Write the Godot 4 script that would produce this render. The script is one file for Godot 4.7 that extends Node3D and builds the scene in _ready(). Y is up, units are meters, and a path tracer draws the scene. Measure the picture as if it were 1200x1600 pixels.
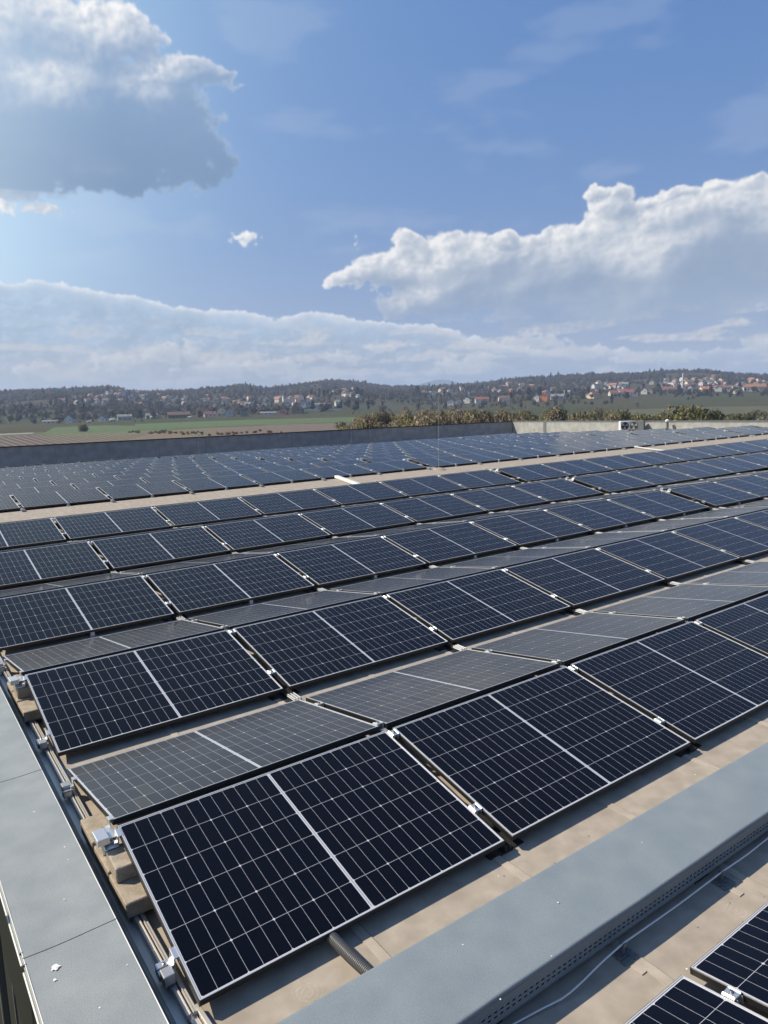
extends Node3D

# ---------------------------------------------------------------- measures
const PL := 1.762            # panel length along the row
const PW := 1.134            # panel width up the slope
const TILT := 0.184226
const RIDGE := 2.56246       # distance from ridge to ridge
const STEP := 1.818937       # column to column
const RG := 0.034914         # half of the slot at a ridge
const FR := 0.032            # frame height
const ROOF_Y := -0.293       # roof skin below the ridge line
const SLOPE := 0.02618       # the near roof rises away from the camera
const FALL := 0.06754        # the far roof bends down by this much more
const FOLD_Z := -12.2
const X0 := 1.672245
const S0 := 1.693744
const FH := 0.113323
const GROUND := -9.7
const BREAK_A := 0.2

var TN := Transform3D(Basis(Vector3.RIGHT, SLOPE), Vector3.ZERO)
var TF := TN * Transform3D(Basis(Vector3.RIGHT, -FALL), Vector3(0, 0, FOLD_Z))
var M := {}
var cam: Camera3D
var used := {}
var roof_skin: Node
var rng := RandomNumberGenerator.new()
var hill_noise := FastNoiseLite.new()
var ORD := ["first", "second", "third", "fourth", "fifth", "sixth", "seventh", "eighth", "ninth", "tenth", "eleventh", "twelfth", "thirteenth", "fourteenth", "fifteenth", "sixteenth", "seventeenth", "eighteenth", "nineteenth", "twentieth", "twenty-first", "twenty-second"]


func _ready() -> void:
	rng.seed = 7
	# ------------------------------------------------------------ camera, sky, sun, exposure
	cam = Camera3D.new()
	cam.name = "camera"
	cam.fov = 70.75
	cam.near = 0.05
	cam.far = 30000.0
	var cb := Basis(Vector3.UP, -0.625797) * Basis(Vector3.RIGHT, -0.174283) * Basis(Vector3.BACK, -0.014645)
	cam.transform = TN * Transform3D(cb, Vector3(-0.86586, 2.273637, 3.689635))
	add_child(cam)
	var env := Environment.new()
	env.background_mode = Environment.BG_SKY
	env.tonemap_mode = Environment.TONE_MAPPER_LINEAR
	env.tonemap_exposure = 1.6
	env.sdfgi_enabled = true
	env.ssao_enabled = true
	env.ssil_enabled = true
	env.fog_enabled = true
	env.fog_density = 0.00022
	env.fog_light_color = Color(0.72, 0.8, 0.92)
	var sky := Sky.new()
	var pano := PanoramaSkyMaterial.new()
	pano.panorama = make_sky()
	sky.sky_material = pano
	env.sky = sky
	var we := WorldEnvironment.new()
	we.name = "world_environment"
	we.environment = env
	add_child(we)
	var sun := DirectionalLight3D.new()
	sun.name = "sun"
	sun.light_energy = 1.36
	sun.light_color = Color(1.0, 0.95, 0.87)
	sun.light_angular_distance = 0.5
	sun.shadow_enabled = true
	var ld := (TN.basis * Vector3(0.82, -1.0, 0.69)).normalized()
	sun.transform = Transform3D(Basis.looking_at(ld, Vector3.UP), Vector3(0, 30, 0))
	add_child(sun)

	make_materials()
	make_landscape()
	make_building()
	make_panels()
	make_rails()
	make_left_edge()
	make_front_details()
	make_roof_things()
	make_village()
	make_thicket()


# ---------------------------------------------------------------- sky
var SUN_AZ := -49.5
var SUN_EL := 42.0
const CLOUD_A := [[12.13, 23.58, 5.85, 3.01], [17.36, 23.85, 3.77, 2.58], [14.07, 19.65, 8.12, 4.77], [19.9, 19.0, 4.82, 3.65], [12.19, 16.88, 6.39, 2.85], [22.01, 17.75, 3.14, 2.38], [24.74, 22.4, 1.18, 0.47], [22.15, 22.3, 3.32, 1.16], [15.78, 16.01, 6.32, 1.66], [5.0, 20.0, 7.0, 5.0]]
const CLOUD_B := [[12.46, 13.61, 1.54, 0.5], [9.5, 13.51, 1.16, 0.5], [26.32, 12.14, 1.1, 0.55], [34.2, 12.08, 0.38, 0.62]]
const CLOUD_C := [[33.56, 9.2, 1.66, 0.59], [36.26, 9.5, 3.42, 1.56], [38.99, 11.22, 1.65, 1.26], [41.15, 9.91, 5.32, 2.27], [45.95, 9.8, 4.25, 2.06], [49.22, 10.12, 2.77, 1.94], [53.03, 12.9, 1.85, 1.5], [52.62, 10.94, 2.77, 2.15], [55.09, 8.79, 5.23, 3.47], [58.49, 8.92, 4.99, 4.03], [57.55, 12.14, 3.34, 1.72], [61.2, 12.1, 3.95, 1.8], [63.95, 10.76, 3.4, 2.77], [56.87, 6.46, 4.29, 1.9], [50.64, 6.7, 7.35, 1.9], [49.0, 8.6, 8.0, 2.2], [58.0, 9.2, 8.0, 3.6], [41.0, 8.0, 5.0, 1.6], [44.02, 7.25, 5.77, 1.5], [38.16, 7.25, 2.95, 0.84], [69.0, 9.5, 6.0, 3.6], [39.01, 11.93, 1.26, 0.8], [41.9, 11.36, 1.54, 0.71], [45.48, 11.34, 1.89, 0.67], [48.2, 11.29, 1.2, 0.65], [51.68, 14.11, 0.89, 0.62], [53.31, 14.03, 1.31, 0.7], [50.59, 11.24, 1.09, 0.87], [55.83, 13.27, 1.11, 0.74], [57.58, 13.79, 1.5, 0.56], [60.03, 13.64, 1.2, 0.47], [62.31, 13.4, 1.54, 0.54], [46.89, 5.71, 2.86, 0.75], [41.1, 7.0, 2.69, 0.84], [55.45, 11.66, 1.72, 1.25], [60.09, 10.01, 2.43, 1.24]]
const CLOUD_D := [[16.0, 3.55, 2.64, 0.92], [19.4, 3.98, 3.42, 0.93], [11.25, 2.87, 2.47, 0.58], [27.63, 2.89, 2.92, 0.58], [32.59, 3.35, 2.72, 0.73], [46.89, 4.06, 2.86, 0.67], [43.01, 2.93, 2.7, 0.53], [50.91, 3.27, 2.09, 0.61], [62.77, 3.01, 1.34, 0.7], [36.09, 3.98, 2.23, 0.48], [22.81, 2.84, 2.83, 0.57], [55.67, 2.49, 3.09, 0.46]]
const SKY_LEVEL := 0.63
const BANK := [[-20.0, 8.6], [0.0, 9.4], [6.77, 9.1], [9.05, 9.08], [12.22, 8.88], [17.24, 8.01], [19.9, 7.73], [24.01, 6.9], [27.35, 6.65], [31.25, 6.7], [36.15, 6.04], [40.1, 5.5], [43.03, 4.6], [48.0, 3.6], [60.0, 3.0], [90.0, 3.0]]
var n_big := FastNoiseLite.new()
var n_puff := FastNoiseLite.new()
var n_fine := FastNoiseLite.new()
var n_str := FastNoiseLite.new()
var n_else := FastNoiseLite.new()


func piecewise(t: Array, x: float) -> float:
	if x <= t[0][0]:
		return t[0][1]
	for i in range(1, t.size()):
		if x <= t[i][0]:
			return lerpf(t[i - 1][1], t[i][1], (x - t[i - 1][0]) / (t[i][0] - t[i - 1][0]))
	return t[-1][1]


# [field, how far the face of the heap is turned to the sun]
func blobs(list: Array, az: float, el: float) -> Vector2:
	var best := -1.0
	var sum := 0.0
	var lit := 0.0
	for e in list:
		var dx: float = (az - e[0]) / e[2]
		var dy: float = (el - e[1]) / e[3]
		var q := dx * dx + dy * dy
		if q < 3.0:
			var f := 1.0 - sqrt(q)
			best = maxf(best, f)
			var w := exp(7.0 * f)
			sum += w
			lit += w * (0.46 - 0.30 * dx + 0.52 * dy)
	return Vector2(best, lit / sum if sum > 0.0 else 0.5)


# fields of four layers [tall heap, scraps and big bank, low bank, elsewhere] and the heaps' light
func cloud_field(az: float, el: float) -> Array:
	var big := n_big.get_noise_2d(az, el * 1.25)
	var big2 := n_big.get_noise_2d(az + 500.0, el * 1.25)
	var puff := absf(n_puff.get_noise_2d(az, el * 1.2)) * 2.0 - 0.45
	var fine := n_fine.get_noise_2d(az, el * 1.2)
	var wob := 0.30 * big2 - 0.26 * puff + 0.16 * fine
	var wa := az + 1.5 * big + 0.25 * fine
	var we := el + 0.9 * big2 - 0.35 * puff
	var a := -1.0
	var heap := 0.5
	if az > -6 and az < 30 and el > 12:
		var b := blobs(CLOUD_A, wa, we)
		if b.x > -0.6:
			a = minf(b.x, (el - 13.9 - 0.035 * (az - 14.0) + 0.25 * big) * 0.5) + 0.8 * wob * smoothstep(13.2, 17.0, el) + 0.06 * fine
			heap = b.y
	if az > -6 and az < 36 and el > 11:
		var b := blobs(CLOUD_B, az, el)
		if b.x > -0.9:
			var a2 := 0.34 * b.x - 0.10 + wob * 0.9 + 0.12 * fine
			if a2 > a:
				a = a2
				heap = 0.9
	if az > -6 and az < 72 and el > 1.0 and el < 6.5:
		var b := blobs(CLOUD_D, az + 0.8 * big, el + 0.25 * big2)
		if b.x > -0.8:
			var a3 := 0.5 * b.x - 0.06 + wob * 1.2
			if a3 > a:
				a = a3
				heap = b.y
	var c := -1.0
	if az > 29 and az < 80 and el > 2 and el < 17:
		var b := blobs(CLOUD_C, wa, we)
		if b.x > -0.7:
			c = minf(b.x * 1.2 + 0.05, (el - 4.7 + 0.5 * big - 0.2 * puff) * 0.55) + wob * 0.8
			heap = b.y
	var d := (piecewise(BANK, az) + 0.45 * big - 0.3 * puff + 0.12 * fine - el) * 0.35
	var e := n_else.get_noise_2d(az * cos(deg_to_rad(clampf(el, 0, 80))), el * 1.6) * 1.4 - 0.42 + 0.6 * wob - absf(el - 14.0) * 0.02
	var inside := smoothstep(-12.0, 4.0, az) * (1.0 - smoothstep(72.0, 88.0, az))
	e -= 2.0 * inside
	return [a, c, d, e, heap]


func sky_base(az: float, el: float) -> Vector3:
	var up := clampf(el, 0.0, 90.0)
	var c := Vector3(0.060, 0.170, 0.45).lerp(Vector3(0.170, 0.335, 0.655), exp(-up / 26.0))
	c = c.lerp(Vector3(0.50, 0.535, 0.59), exp(-up / 7.5))
	var cosang := sin(deg_to_rad(el)) * sin(deg_to_rad(SUN_EL)) + cos(deg_to_rad(el)) * cos(deg_to_rad(SUN_EL)) * cos(deg_to_rad(az - SUN_AZ))
	var ang := rad_to_deg(acos(clampf(cosang, -1, 1)))
	return c + Vector3(1.40, 1.72, 1.42) * exp(-up / 19.0) / (1.0 + exp((ang - 57.5) / 5.0)) + Vector3(0.030, 0.036, 0.042) / (1.0 + exp((ang - 77.0) / 6.0)) + Vector3(1.5, 1.4, 1.2) * exp(-ang / 7.0)


# how much a billow turns its face to the sun
func relief(az: float, el: float) -> float:
	var a := absf(n_puff.get_noise_2d(az, el * 1.2))
	var b := absf(n_puff.get_noise_2d(az - 0.42, (el + 0.3) * 1.2))
	var c := n_fine.get_noise_2d(az, el * 1.2) - n_fine.get_noise_2d(az - 0.16, (el + 0.12) * 1.2)
	return clampf(0.5 + 1.1 * (b - a) + 0.35 * c, 0.0, 1.0)


func sky_pixels(az0: float, el1: float, step: float, w: int, h: int) -> PackedFloat32Array:
	var f := [PackedFloat32Array(), PackedFloat32Array(), PackedFloat32Array(), PackedFloat32Array(), PackedFloat32Array()]
	for k in 5:
		f[k].resize(w * h)
	for y in h:
		var el := el1 - (y + 0.5) * step
		for x in w:
			var az := az0 + (x + 0.5) * step
			if az > 180:
				az -= 360
			if el < -1:
				continue
			var v := cloud_field(az, el)
			for k in 5:
				f[k][y * w + x] = v[k]
	var out := PackedFloat32Array()
	out.resize(w * h * 3)
	# towards the sun, as steps over the picture of the sky
	var hops := [[0.45, 0.35], [1.1, 0.85], [2.0, 1.6], [3.2, 2.4]]
	var hop_at := []
	for hp in hops:
		hop_at.append([-int(round(hp[0] / step)), -int(round(hp[1] / step)), hp[0]])
	for y in h:
		var el := el1 - (y + 0.5) * step
		for x in w:
			var az := az0 + (x + 0.5) * step
			if az > 180:
				az -= 360
			var col := sky_base(az, maxf(el, 0.0))
			if el > -1:
				var i := y * w + x
				for k in [2, 5, 3, 1, 0]:
					if k == 5:
						# low streaks of haze cloud
						var s: float = n_str.get_noise_2d(az * 0.55, el * 3.2) + 0.35 * n_puff.get_noise_2d(az, el * 1.6)
						var band := smoothstep(0.4, 1.8, el) * (1.0 - smoothstep(4.6, 6.8, el))
						var sa := clampf(smoothstep(-0.02, 0.26, s) * band * (0.25 + 0.95 * relief(az * 1.3 + 40.0, el * 1.6)), 0.0, 0.92)
						col = col.lerp(Vector3(0.66, 0.665, 0.69), sa)
						var wisp := smoothstep(0.12, 0.5, n_str.get_noise_2d(az * 0.3 + 90.0, el * 0.9)) * smoothstep(6.0, 12.0, el) * 0.1
						col = col.lerp(Vector3(0.75, 0.8, 0.86), wisp)
						continue
					var v: float = f[k][i]
					if v <= 0.0:
						continue
					var thick := 0.0
					for hp in hop_at:
						var xx: int = clampi(x + hp[0], 0, w - 1)
						var yy: int = clampi(y + hp[1], 0, h - 1)
						var g: float = f[k][yy * w + xx]
						thick += clampf(g * 2.4, 0.0, 1.0)
					var own := clampf(v * 2.0, 0.0, 1.0)
					var mood := n_big.get_noise_2d(az * 0.8 + 300.0, el)
					var lit := exp(-(0.36 + 0.25 * mood) * thick - 0.3 * own)
					if k != 2:
						lit = lerpf(lit, smoothstep(0.18, 1.0, f[4][i] + 0.25 * mood), 0.55 * own + 0.1)
						lit *= 0.62 + 0.62 * relief(az, el)
						if k == 0 and el > 14.6:
							lit *= 1.0 - 0.88 * smoothstep(22.6, 18.8, el + 2.2 * mood - 0.10 * (az - 12.0)) * smoothstep(0.0, 0.25, v)
						elif k == 1:
							lit *= 1.0 - 0.70 * smoothstep(10.6 + 0.07 * (az - 48.0), 6.8, el + 4.2 * mood) * smoothstep(0.0, 0.22, v)
					var shade := Vector3(0.36, 0.47, 0.62)
					var bright := Vector3(1.04, 1.02, 0.99)
					if k == 0:
						shade = Vector3(0.215, 0.335, 0.525).lerp(Vector3(0.52, 0.66, 0.81), smoothstep(19.0, 3.0, az) * 0.8)
						shade *= 0.92 + 0.14 * smoothstep(15.0, 22.0, el)
						if el < 7.0:
							shade = Vector3(0.47, 0.53, 0.61)
							bright = Vector3(0.80, 0.795, 0.80)
					elif k == 1:
						shade = Vector3(0.285, 0.375, 0.525).lerp(Vector3(0.37, 0.455, 0.58), clampf(0.5 + 1.4 * mood, 0, 1) * 0.7)
						bright = Vector3(0.93, 0.92, 0.91)
						lit = clampf(lit * 1.12, 0.0, 1.0)
					elif k == 2:
						shade = Vector3(0.43, 0.565, 0.725).lerp(Vector3(0.50, 0.53, 0.58), smoothstep(6.0, 2.0, el))
						shade = shade.lerp(Vector3(0.36, 0.46, 0.60), 0.7 * smoothstep(22.0, 42.0, az))
						shade *= 0.97 + 0.16 * mood + 0.12 * (relief(az * 0.6, el * 0.9) - 0.5)
						bright = Vector3(1.0, 1.0, 1.0)
						lit = exp(-v * 7.5) * (0.62 + 0.7 * relief(az, el))
						lit = maxf(lit, 0.16 * smoothstep(0.55, 0.9, relief(az * 0.8, el * 1.3)))
					var cc := shade.lerp(bright, clampf(lit, 0, 1))
					var al := smoothstep(0.0, 0.2 if k != 2 else 0.035, v)
					if k == 1:
						al *= 0.45 + 0.55 * smoothstep(4.8, 8.0, el + 1.5 * mood)
					if k == 2:
						al *= maxf(0.82, exp(-v * 6.0)) * smoothstep(-1.0, 3.5, el) * (1.0 - 0.4 * smoothstep(45.0, 60.0, az))
					if k == 0:
						al *= 0.94 if el > 7.0 else 0.75
					col = col.lerp(cc, al)
			col *= SKY_LEVEL
			var o := (y * w + x) * 3
			out[o] = col.x
			out[o + 1] = col.y
			out[o + 2] = col.z
	return out


func make_sky() -> Texture2D:
	for n in [[n_big, 0.16, 3, 1], [n_puff, 0.42, 4, 2], [n_fine, 1.5, 4, 3], [n_str, 0.22, 4, 4], [n_else, 0.05, 4, 5]]:
		n[0].noise_type = FastNoiseLite.TYPE_SIMPLEX_SMOOTH
		n[0].frequency = n[1]
		n[0].fractal_octaves = n[2]
		n[0].seed = n[3] * 11
	var coarse := sky_pixels(0.0, 90.0, 360.0 / 720.0, 720, 360)
	var im := Image.create_from_data(720, 360, false, Image.FORMAT_RGBF, coarse.to_byte_array())
	im.resize(4096, 2048, Image.INTERPOLATE_BILINEAR)
	var st := 360.0 / 4096.0
	# the finer part reaches 12 degrees past both sides of the view
	var x0 := 4096 - 110
	var w := 960
	var y1 := int(52.0 / st)
	var yb := 1024 - y1
	var h := y1 + 12
	var fine := sky_pixels(x0 * st - 360.0, y1 * st, st, w, h)
	var win := Image.create_from_data(w, h, false, Image.FORMAT_RGBF, fine.to_byte_array())
	im.blit_rect(win, Rect2i(0, 0, 110, h), Vector2i(x0, yb))
	im.blit_rect(win, Rect2i(110, 0, w - 110, h), Vector2i(0, yb))
	return ImageTexture.create_from_image(im)


# ---------------------------------------------------------------- materials
func noise_tex(seed_: int, freq: float, oct: int, lo: Color, hi: Color, size := 512, kind := FastNoiseLite.TYPE_SIMPLEX_SMOOTH) -> NoiseTexture2D:
	var n := FastNoiseLite.new()
	n.seed = seed_
	n.noise_type = kind
	n.frequency = freq
	n.fractal_octaves = oct
	var g := Gradient.new()
	g.colors = PackedColorArray([lo, lo.lerp(hi, 0.5), hi])
	g.offsets = PackedFloat32Array([0.12, 0.5, 0.88])
	var t := NoiseTexture2D.new()
	t.width = size
	t.height = size
	t.seamless = true
	t.noise = n
	t.color_ramp = g
	return t


func lin(r: float, g: float, b: float) -> Color:
	return Color(r, g, b).linear_to_srgb()


func mat(called: String, c: Color, rough := 0.7, metal := 0.0, spec := 0.5) -> StandardMaterial3D:
	var m := StandardMaterial3D.new()
	m.resource_name = called
	m.albedo_color = c
	m.roughness = rough
	m.metallic = metal
	m.metallic_specular = spec
	M[called] = m
	return m


# base colour that wanders between two tones, in world space, with a fine second layer and relief
func worn(called: String, lo: Color, hi: Color, size_m: float, rough: float, metal := 0.0, relief := 0.0, sd := 1, fine := true) -> StandardMaterial3D:
	var m := mat(called, Color.WHITE, rough, metal)
	m.albedo_texture = noise_tex(sd, 0.012, 5, lo, hi)
	m.uv1_triplanar = true
	m.uv1_world_triplanar = true
	m.uv1_scale = Vector3.ONE / size_m
	if fine:
		m.detail_enabled = true
		m.detail_blend_mode = BaseMaterial3D.BLEND_MODE_MUL
		m.detail_albedo = noise_tex(sd + 40, 0.08, 3, Color(0.88, 0.88, 0.88), Color(1, 1, 1), 512)
		m.detail_uv_layer = BaseMaterial3D.DETAIL_UV_2
		m.uv2_triplanar = true
		m.uv2_world_triplanar = true
		m.uv2_scale = Vector3.ONE / (size_m * 0.23)
	if relief > 0:
		m.heightmap_enabled = true
		m.heightmap_texture = noise_tex(sd + 80, 0.05, 4, Color.BLACK, Color.WHITE)
		m.heightmap_scale = relief
	return m


func make_materials() -> void:
	# cell: sixteen fine wires run along the row; the tone of the silicon drifts a little
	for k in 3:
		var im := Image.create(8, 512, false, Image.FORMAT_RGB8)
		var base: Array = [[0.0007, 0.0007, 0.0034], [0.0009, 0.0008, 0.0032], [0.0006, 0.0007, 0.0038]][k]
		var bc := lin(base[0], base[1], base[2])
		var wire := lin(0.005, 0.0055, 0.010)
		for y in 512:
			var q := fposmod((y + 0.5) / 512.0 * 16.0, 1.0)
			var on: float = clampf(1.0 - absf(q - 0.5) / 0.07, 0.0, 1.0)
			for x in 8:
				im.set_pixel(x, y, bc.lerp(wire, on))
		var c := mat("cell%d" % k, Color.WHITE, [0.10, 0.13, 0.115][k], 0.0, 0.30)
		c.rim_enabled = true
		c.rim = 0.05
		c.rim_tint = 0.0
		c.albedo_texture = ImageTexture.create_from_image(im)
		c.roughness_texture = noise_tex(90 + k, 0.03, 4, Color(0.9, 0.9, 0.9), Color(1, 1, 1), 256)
	# paler cells for the other slope: grazing sky glare painted in as dusty blotches
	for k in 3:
		var c := mat("dusty_glare_cell%d" % k, Color.WHITE, 0.14, 0.0, 0.32)
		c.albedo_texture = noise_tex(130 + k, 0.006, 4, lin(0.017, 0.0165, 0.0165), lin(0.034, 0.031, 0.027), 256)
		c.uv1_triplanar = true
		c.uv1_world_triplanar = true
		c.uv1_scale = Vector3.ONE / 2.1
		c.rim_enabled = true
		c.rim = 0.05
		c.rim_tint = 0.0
	mat("backsheet", lin(0.44, 0.45, 0.48), 0.2, 0.0, 0.36)
	mat("ribbon", lin(0.30, 0.31, 0.33), 0.25, 0.5)
	mat("frame_alu", lin(0.62, 0.62, 0.61), 0.42, 0.5)
	mat("frame_black", lin(0.012, 0.012, 0.013), 0.45)
	mat("hem", lin(0.50, 0.51, 0.50), 0.5, 0.3)
	mat("alu", lin(0.66, 0.66, 0.65), 0.35, 0.8)
	mat("rail_alu", lin(0.55, 0.52, 0.47), 0.5, 0.55)
	mat("rail_dark", lin(0.014, 0.014, 0.015), 0.6)  # near-black rail colour, puts shade into the gaps between panels
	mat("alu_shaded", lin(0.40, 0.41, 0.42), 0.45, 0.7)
	mat("lap_edge_dark", lin(0.13, 0.105, 0.08), 0.9)
	mat("bolt", lin(0.25, 0.25, 0.25), 0.3, 0.9)
	mat("black_plastic", lin(0.012, 0.012, 0.013), 0.5)
	mat("dark_plastic", lin(0.11, 0.115, 0.12), 0.55)
	mat("conduit", lin(0.085, 0.083, 0.08), 0.35)
	mat("white_paint", lin(0.72, 0.72, 0.70), 0.45)
	mat("white_plastic", lin(0.66, 0.66, 0.62), 0.4)
	mat("wire", lin(0.62, 0.62, 0.62), 0.45, 0.25)
	mat("dropping", lin(0.74, 0.72, 0.66), 0.9)
	mat("dark_gap", lin(0.01, 0.01, 0.012), 0.8)
	mat("glass_dark", lin(0.02, 0.025, 0.03), 0.08)
	worn("membrane", lin(0.36, 0.312, 0.252), lin(0.485, 0.422, 0.347), 1.2, 0.85, 0.0, 0.03, 3)
	worn("membrane_lap", lin(0.35, 0.302, 0.243), lin(0.475, 0.412, 0.338), 1.3, 0.85, 0.0, 0.03, 4)
	worn("capping", lin(0.245, 0.268, 0.268), lin(0.295, 0.315, 0.31), 1.4, 0.45, 0.0, 0.02, 5)
	worn("cover", lin(0.190, 0.226, 0.246), lin(0.226, 0.260, 0.276), 1.6, 0.42, 0.0, 0.015, 6)
	worn("concrete", lin(0.40, 0.335, 0.25), lin(0.56, 0.48, 0.375), 0.5, 0.95, 0.0, 0.1, 7)
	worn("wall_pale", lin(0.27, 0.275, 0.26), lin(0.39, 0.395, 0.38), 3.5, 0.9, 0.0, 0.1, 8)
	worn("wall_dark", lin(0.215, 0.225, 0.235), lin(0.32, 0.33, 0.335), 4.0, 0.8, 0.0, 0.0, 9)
	worn("facade", lin(0.016, 0.018, 0.022), lin(0.024, 0.026, 0.03), 2.0, 0.5, 0.0, 0.0, 10)
	M.membrane.detail_albedo = noise_tex(78, 0.13, 4, Color(0.74, 0.74, 0.74), Color(1, 1, 1), 1024)
	M.concrete.detail_albedo = noise_tex(77, 0.11, 4, Color(0.62, 0.62, 0.62), Color(1, 1, 1), 512)
	mat("coping", lin(0.012, 0.013, 0.016), 0.5)
	mat("coping_grey", lin(0.16, 0.17, 0.175), 0.5, 0.3)
	mat("post", lin(0.10, 0.09, 0.08), 0.6)
	# land
	var g := mat("land", Color.WHITE, 0.95, 0.0, 0.2)
	g.vertex_color_use_as_albedo = true
	g.albedo_texture = noise_tex(21, 0.02, 5, Color(0.72, 0.72, 0.7), Color(1, 1, 1), 1024)
	g.uv1_triplanar = true
	g.uv1_world_triplanar = true
	g.uv1_scale = Vector3.ONE / 60.0
	worn("field_green", lin(0.042, 0.078, 0.010), lin(0.068, 0.108, 0.018), 40.0, 0.95, 0.0, 0.0, 22)
	worn("field_olive", lin(0.052, 0.055, 0.016), lin(0.080, 0.078, 0.028), 30.0, 0.95, 0.0, 0.0, 23)
	worn("soil", lin(0.034, 0.023, 0.016), lin(0.062, 0.043, 0.032), 25.0, 0.95, 0.0, 0.0, 24)
	worn("soil_pale", lin(0.098, 0.066, 0.045), lin(0.145, 0.102, 0.073), 30.0, 0.95, 0.0, 0.0, 25)
	worn("straw", lin(0.095, 0.073, 0.032), lin(0.145, 0.115, 0.055), 22.0, 0.95, 0.0, 0.0, 26)
	worn("track", lin(0.2, 0.175, 0.15), lin(0.28, 0.25, 0.22), 20.0, 0.95, 0.0, 0.0, 27)
	var f := mat("foliage", Color.WHITE, 0.85, 0.0, 0.2)
	f.vertex_color_use_as_albedo = true
	f.backlight_enabled = true
	f.backlight = Color(0.7, 0.7, 0.6)
	mat("bark", lin(0.07, 0.055, 0.042), 0.9)
	mat("mountain", lin(0.05, 0.065, 0.06), 0.95)


# ---------------------------------------------------------------- building blocks
func stool() -> SurfaceTool:
	var st := SurfaceTool.new()
	st.begin(Mesh.PRIMITIVE_TRIANGLES)
	return st


func face(st: SurfaceTool, p: Array, out: Vector3, uv: Array = []) -> void:
	var n: Vector3 = (p[2] - p[0]).cross(p[1] - p[0]).normalized()
	var order := range(p.size())
	if n.dot(out) < 0:
		order.reverse()
		n = -n
	for k in range(1, p.size() - 1):
		for j in [order[0], order[k], order[k + 1]]:
			st.set_normal(n)
			if uv.size():
				st.set_uv(uv[j])
			st.add_vertex(p[j])


func box(st: SurfaceTool, c: Vector3, s: Vector3, x := Transform3D()) -> void:
	var h := s * 0.5
	for ax in 3:
		for sg in [-1.0, 1.0]:
			var n := Vector3.ZERO
			n[ax] = sg
			var a := Vector3.ZERO
			var b := Vector3.ZERO
			a[(ax + 1) % 3] = h[(ax + 1) % 3]
			b[(ax + 2) % 3] = h[(ax + 2) % 3]
			var o := c + n * h[ax]
			face(st, [x * (o - a - b), x * (o + a - b), x * (o + a + b), x * (o - a + b)], x.basis * n)


# a box with chamfered edges
func bevel(st: SurfaceTool, c: Vector3, s: Vector3, b: float, x := Transform3D()) -> void:
	var h := s * 0.5
	var i := h - Vector3.ONE * b
	for ax in 3:
		var u := (ax + 1) % 3
		var v := (ax + 2) % 3
		for sg in [-1.0, 1.0]:
			var n := Vector3.ZERO
			n[ax] = sg
			var p := []
			for q in [[-1, -1], [1, -1], [1, 1], [-1, 1]]:
				var w := Vector3.ZERO
				w[ax] = h[ax] * sg
				w[u] = i[u] * q[0]
				w[v] = i[v] * q[1]
				p.append(x * (c + w))
			face(st, p, x.basis * n)
			for s2 in [-1.0, 1.0]:
				var e := Vector3.ZERO
				e[ax] = sg
				e[u] = s2
				var p2 := []
				for q in [[0, -1], [0, 1], [1, 1], [1, -1]]:
					var w := Vector3.ZERO
					w[ax] = (h[ax] if q[0] == 0 else i[ax]) * sg
					w[u] = (i[u] if q[0] == 0 else h[u]) * s2
					w[v] = i[v] * q[1]
					p2.append(x * (c + w))
				face(st, p2, x.basis * e)
	for sx in [-1.0, 1.0]:
		for sy in [-1.0, 1.0]:
			for sz in [-1.0, 1.0]:
				var d := Vector3(sx, sy, sz)
				face(st, [x * (c + Vector3(h.x, i.y, i.z) * d), x * (c + Vector3(i.x, h.y, i.z) * d), x * (c + Vector3(i.x, i.y, h.z) * d)], x.basis * d)


func tube(st: SurfaceTool, pts: Array, r, sides := 8, caps := true) -> void:
	var rings := []
	var n := pts.size()
	var side := Vector3.ZERO
	for k in n:
		var t: Vector3 = (pts[mini(k + 1, n - 1)] - pts[maxi(k - 1, 0)]).normalized()
		if side == Vector3.ZERO:
			side = t.cross(Vector3.UP if absf(t.y) < 0.9 else Vector3.RIGHT).normalized()
		side = (side - t * side.dot(t)).normalized()
		var up := side.cross(t)
		var ring := []
		var rad: float = r if (r is float) else r[k]
		var lean := 0.0
		if not (r is float) and k > 0 and k < n - 1:
			lean = (r[k + 1] - r[k - 1]) / maxf((pts[k + 1] - pts[k - 1]).length(), 1e-6)
		for j in sides:
			var a := TAU * j / sides
			var d := side * cos(a) + up * sin(a)
			ring.append([pts[k] + d * rad, (d - t * lean).normalized()])
		rings.append(ring)
	for k in n - 1:
		for j in sides:
			var q := [rings[k][j], rings[k][(j + 1) % sides], rings[k + 1][(j + 1) % sides], rings[k + 1][j]]
			var fn: Vector3 = (q[2][0] - q[0][0]).cross(q[1][0] - q[0][0])
			var ord_ := [0, 1, 2, 0, 2, 3] if fn.dot(q[0][1] + q[2][1]) > 0 else [0, 2, 1, 0, 3, 2]
			for o in ord_:
				st.set_normal(q[o][1])
				st.add_vertex(q[o][0])
	if caps:
		for e in [[0, 1], [n - 1, n - 2]]:
			var p := []
			for j in sides:
				p.append(rings[e[0]][j][0])
			face(st, p, pts[e[0]] - pts[e[1]])


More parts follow.
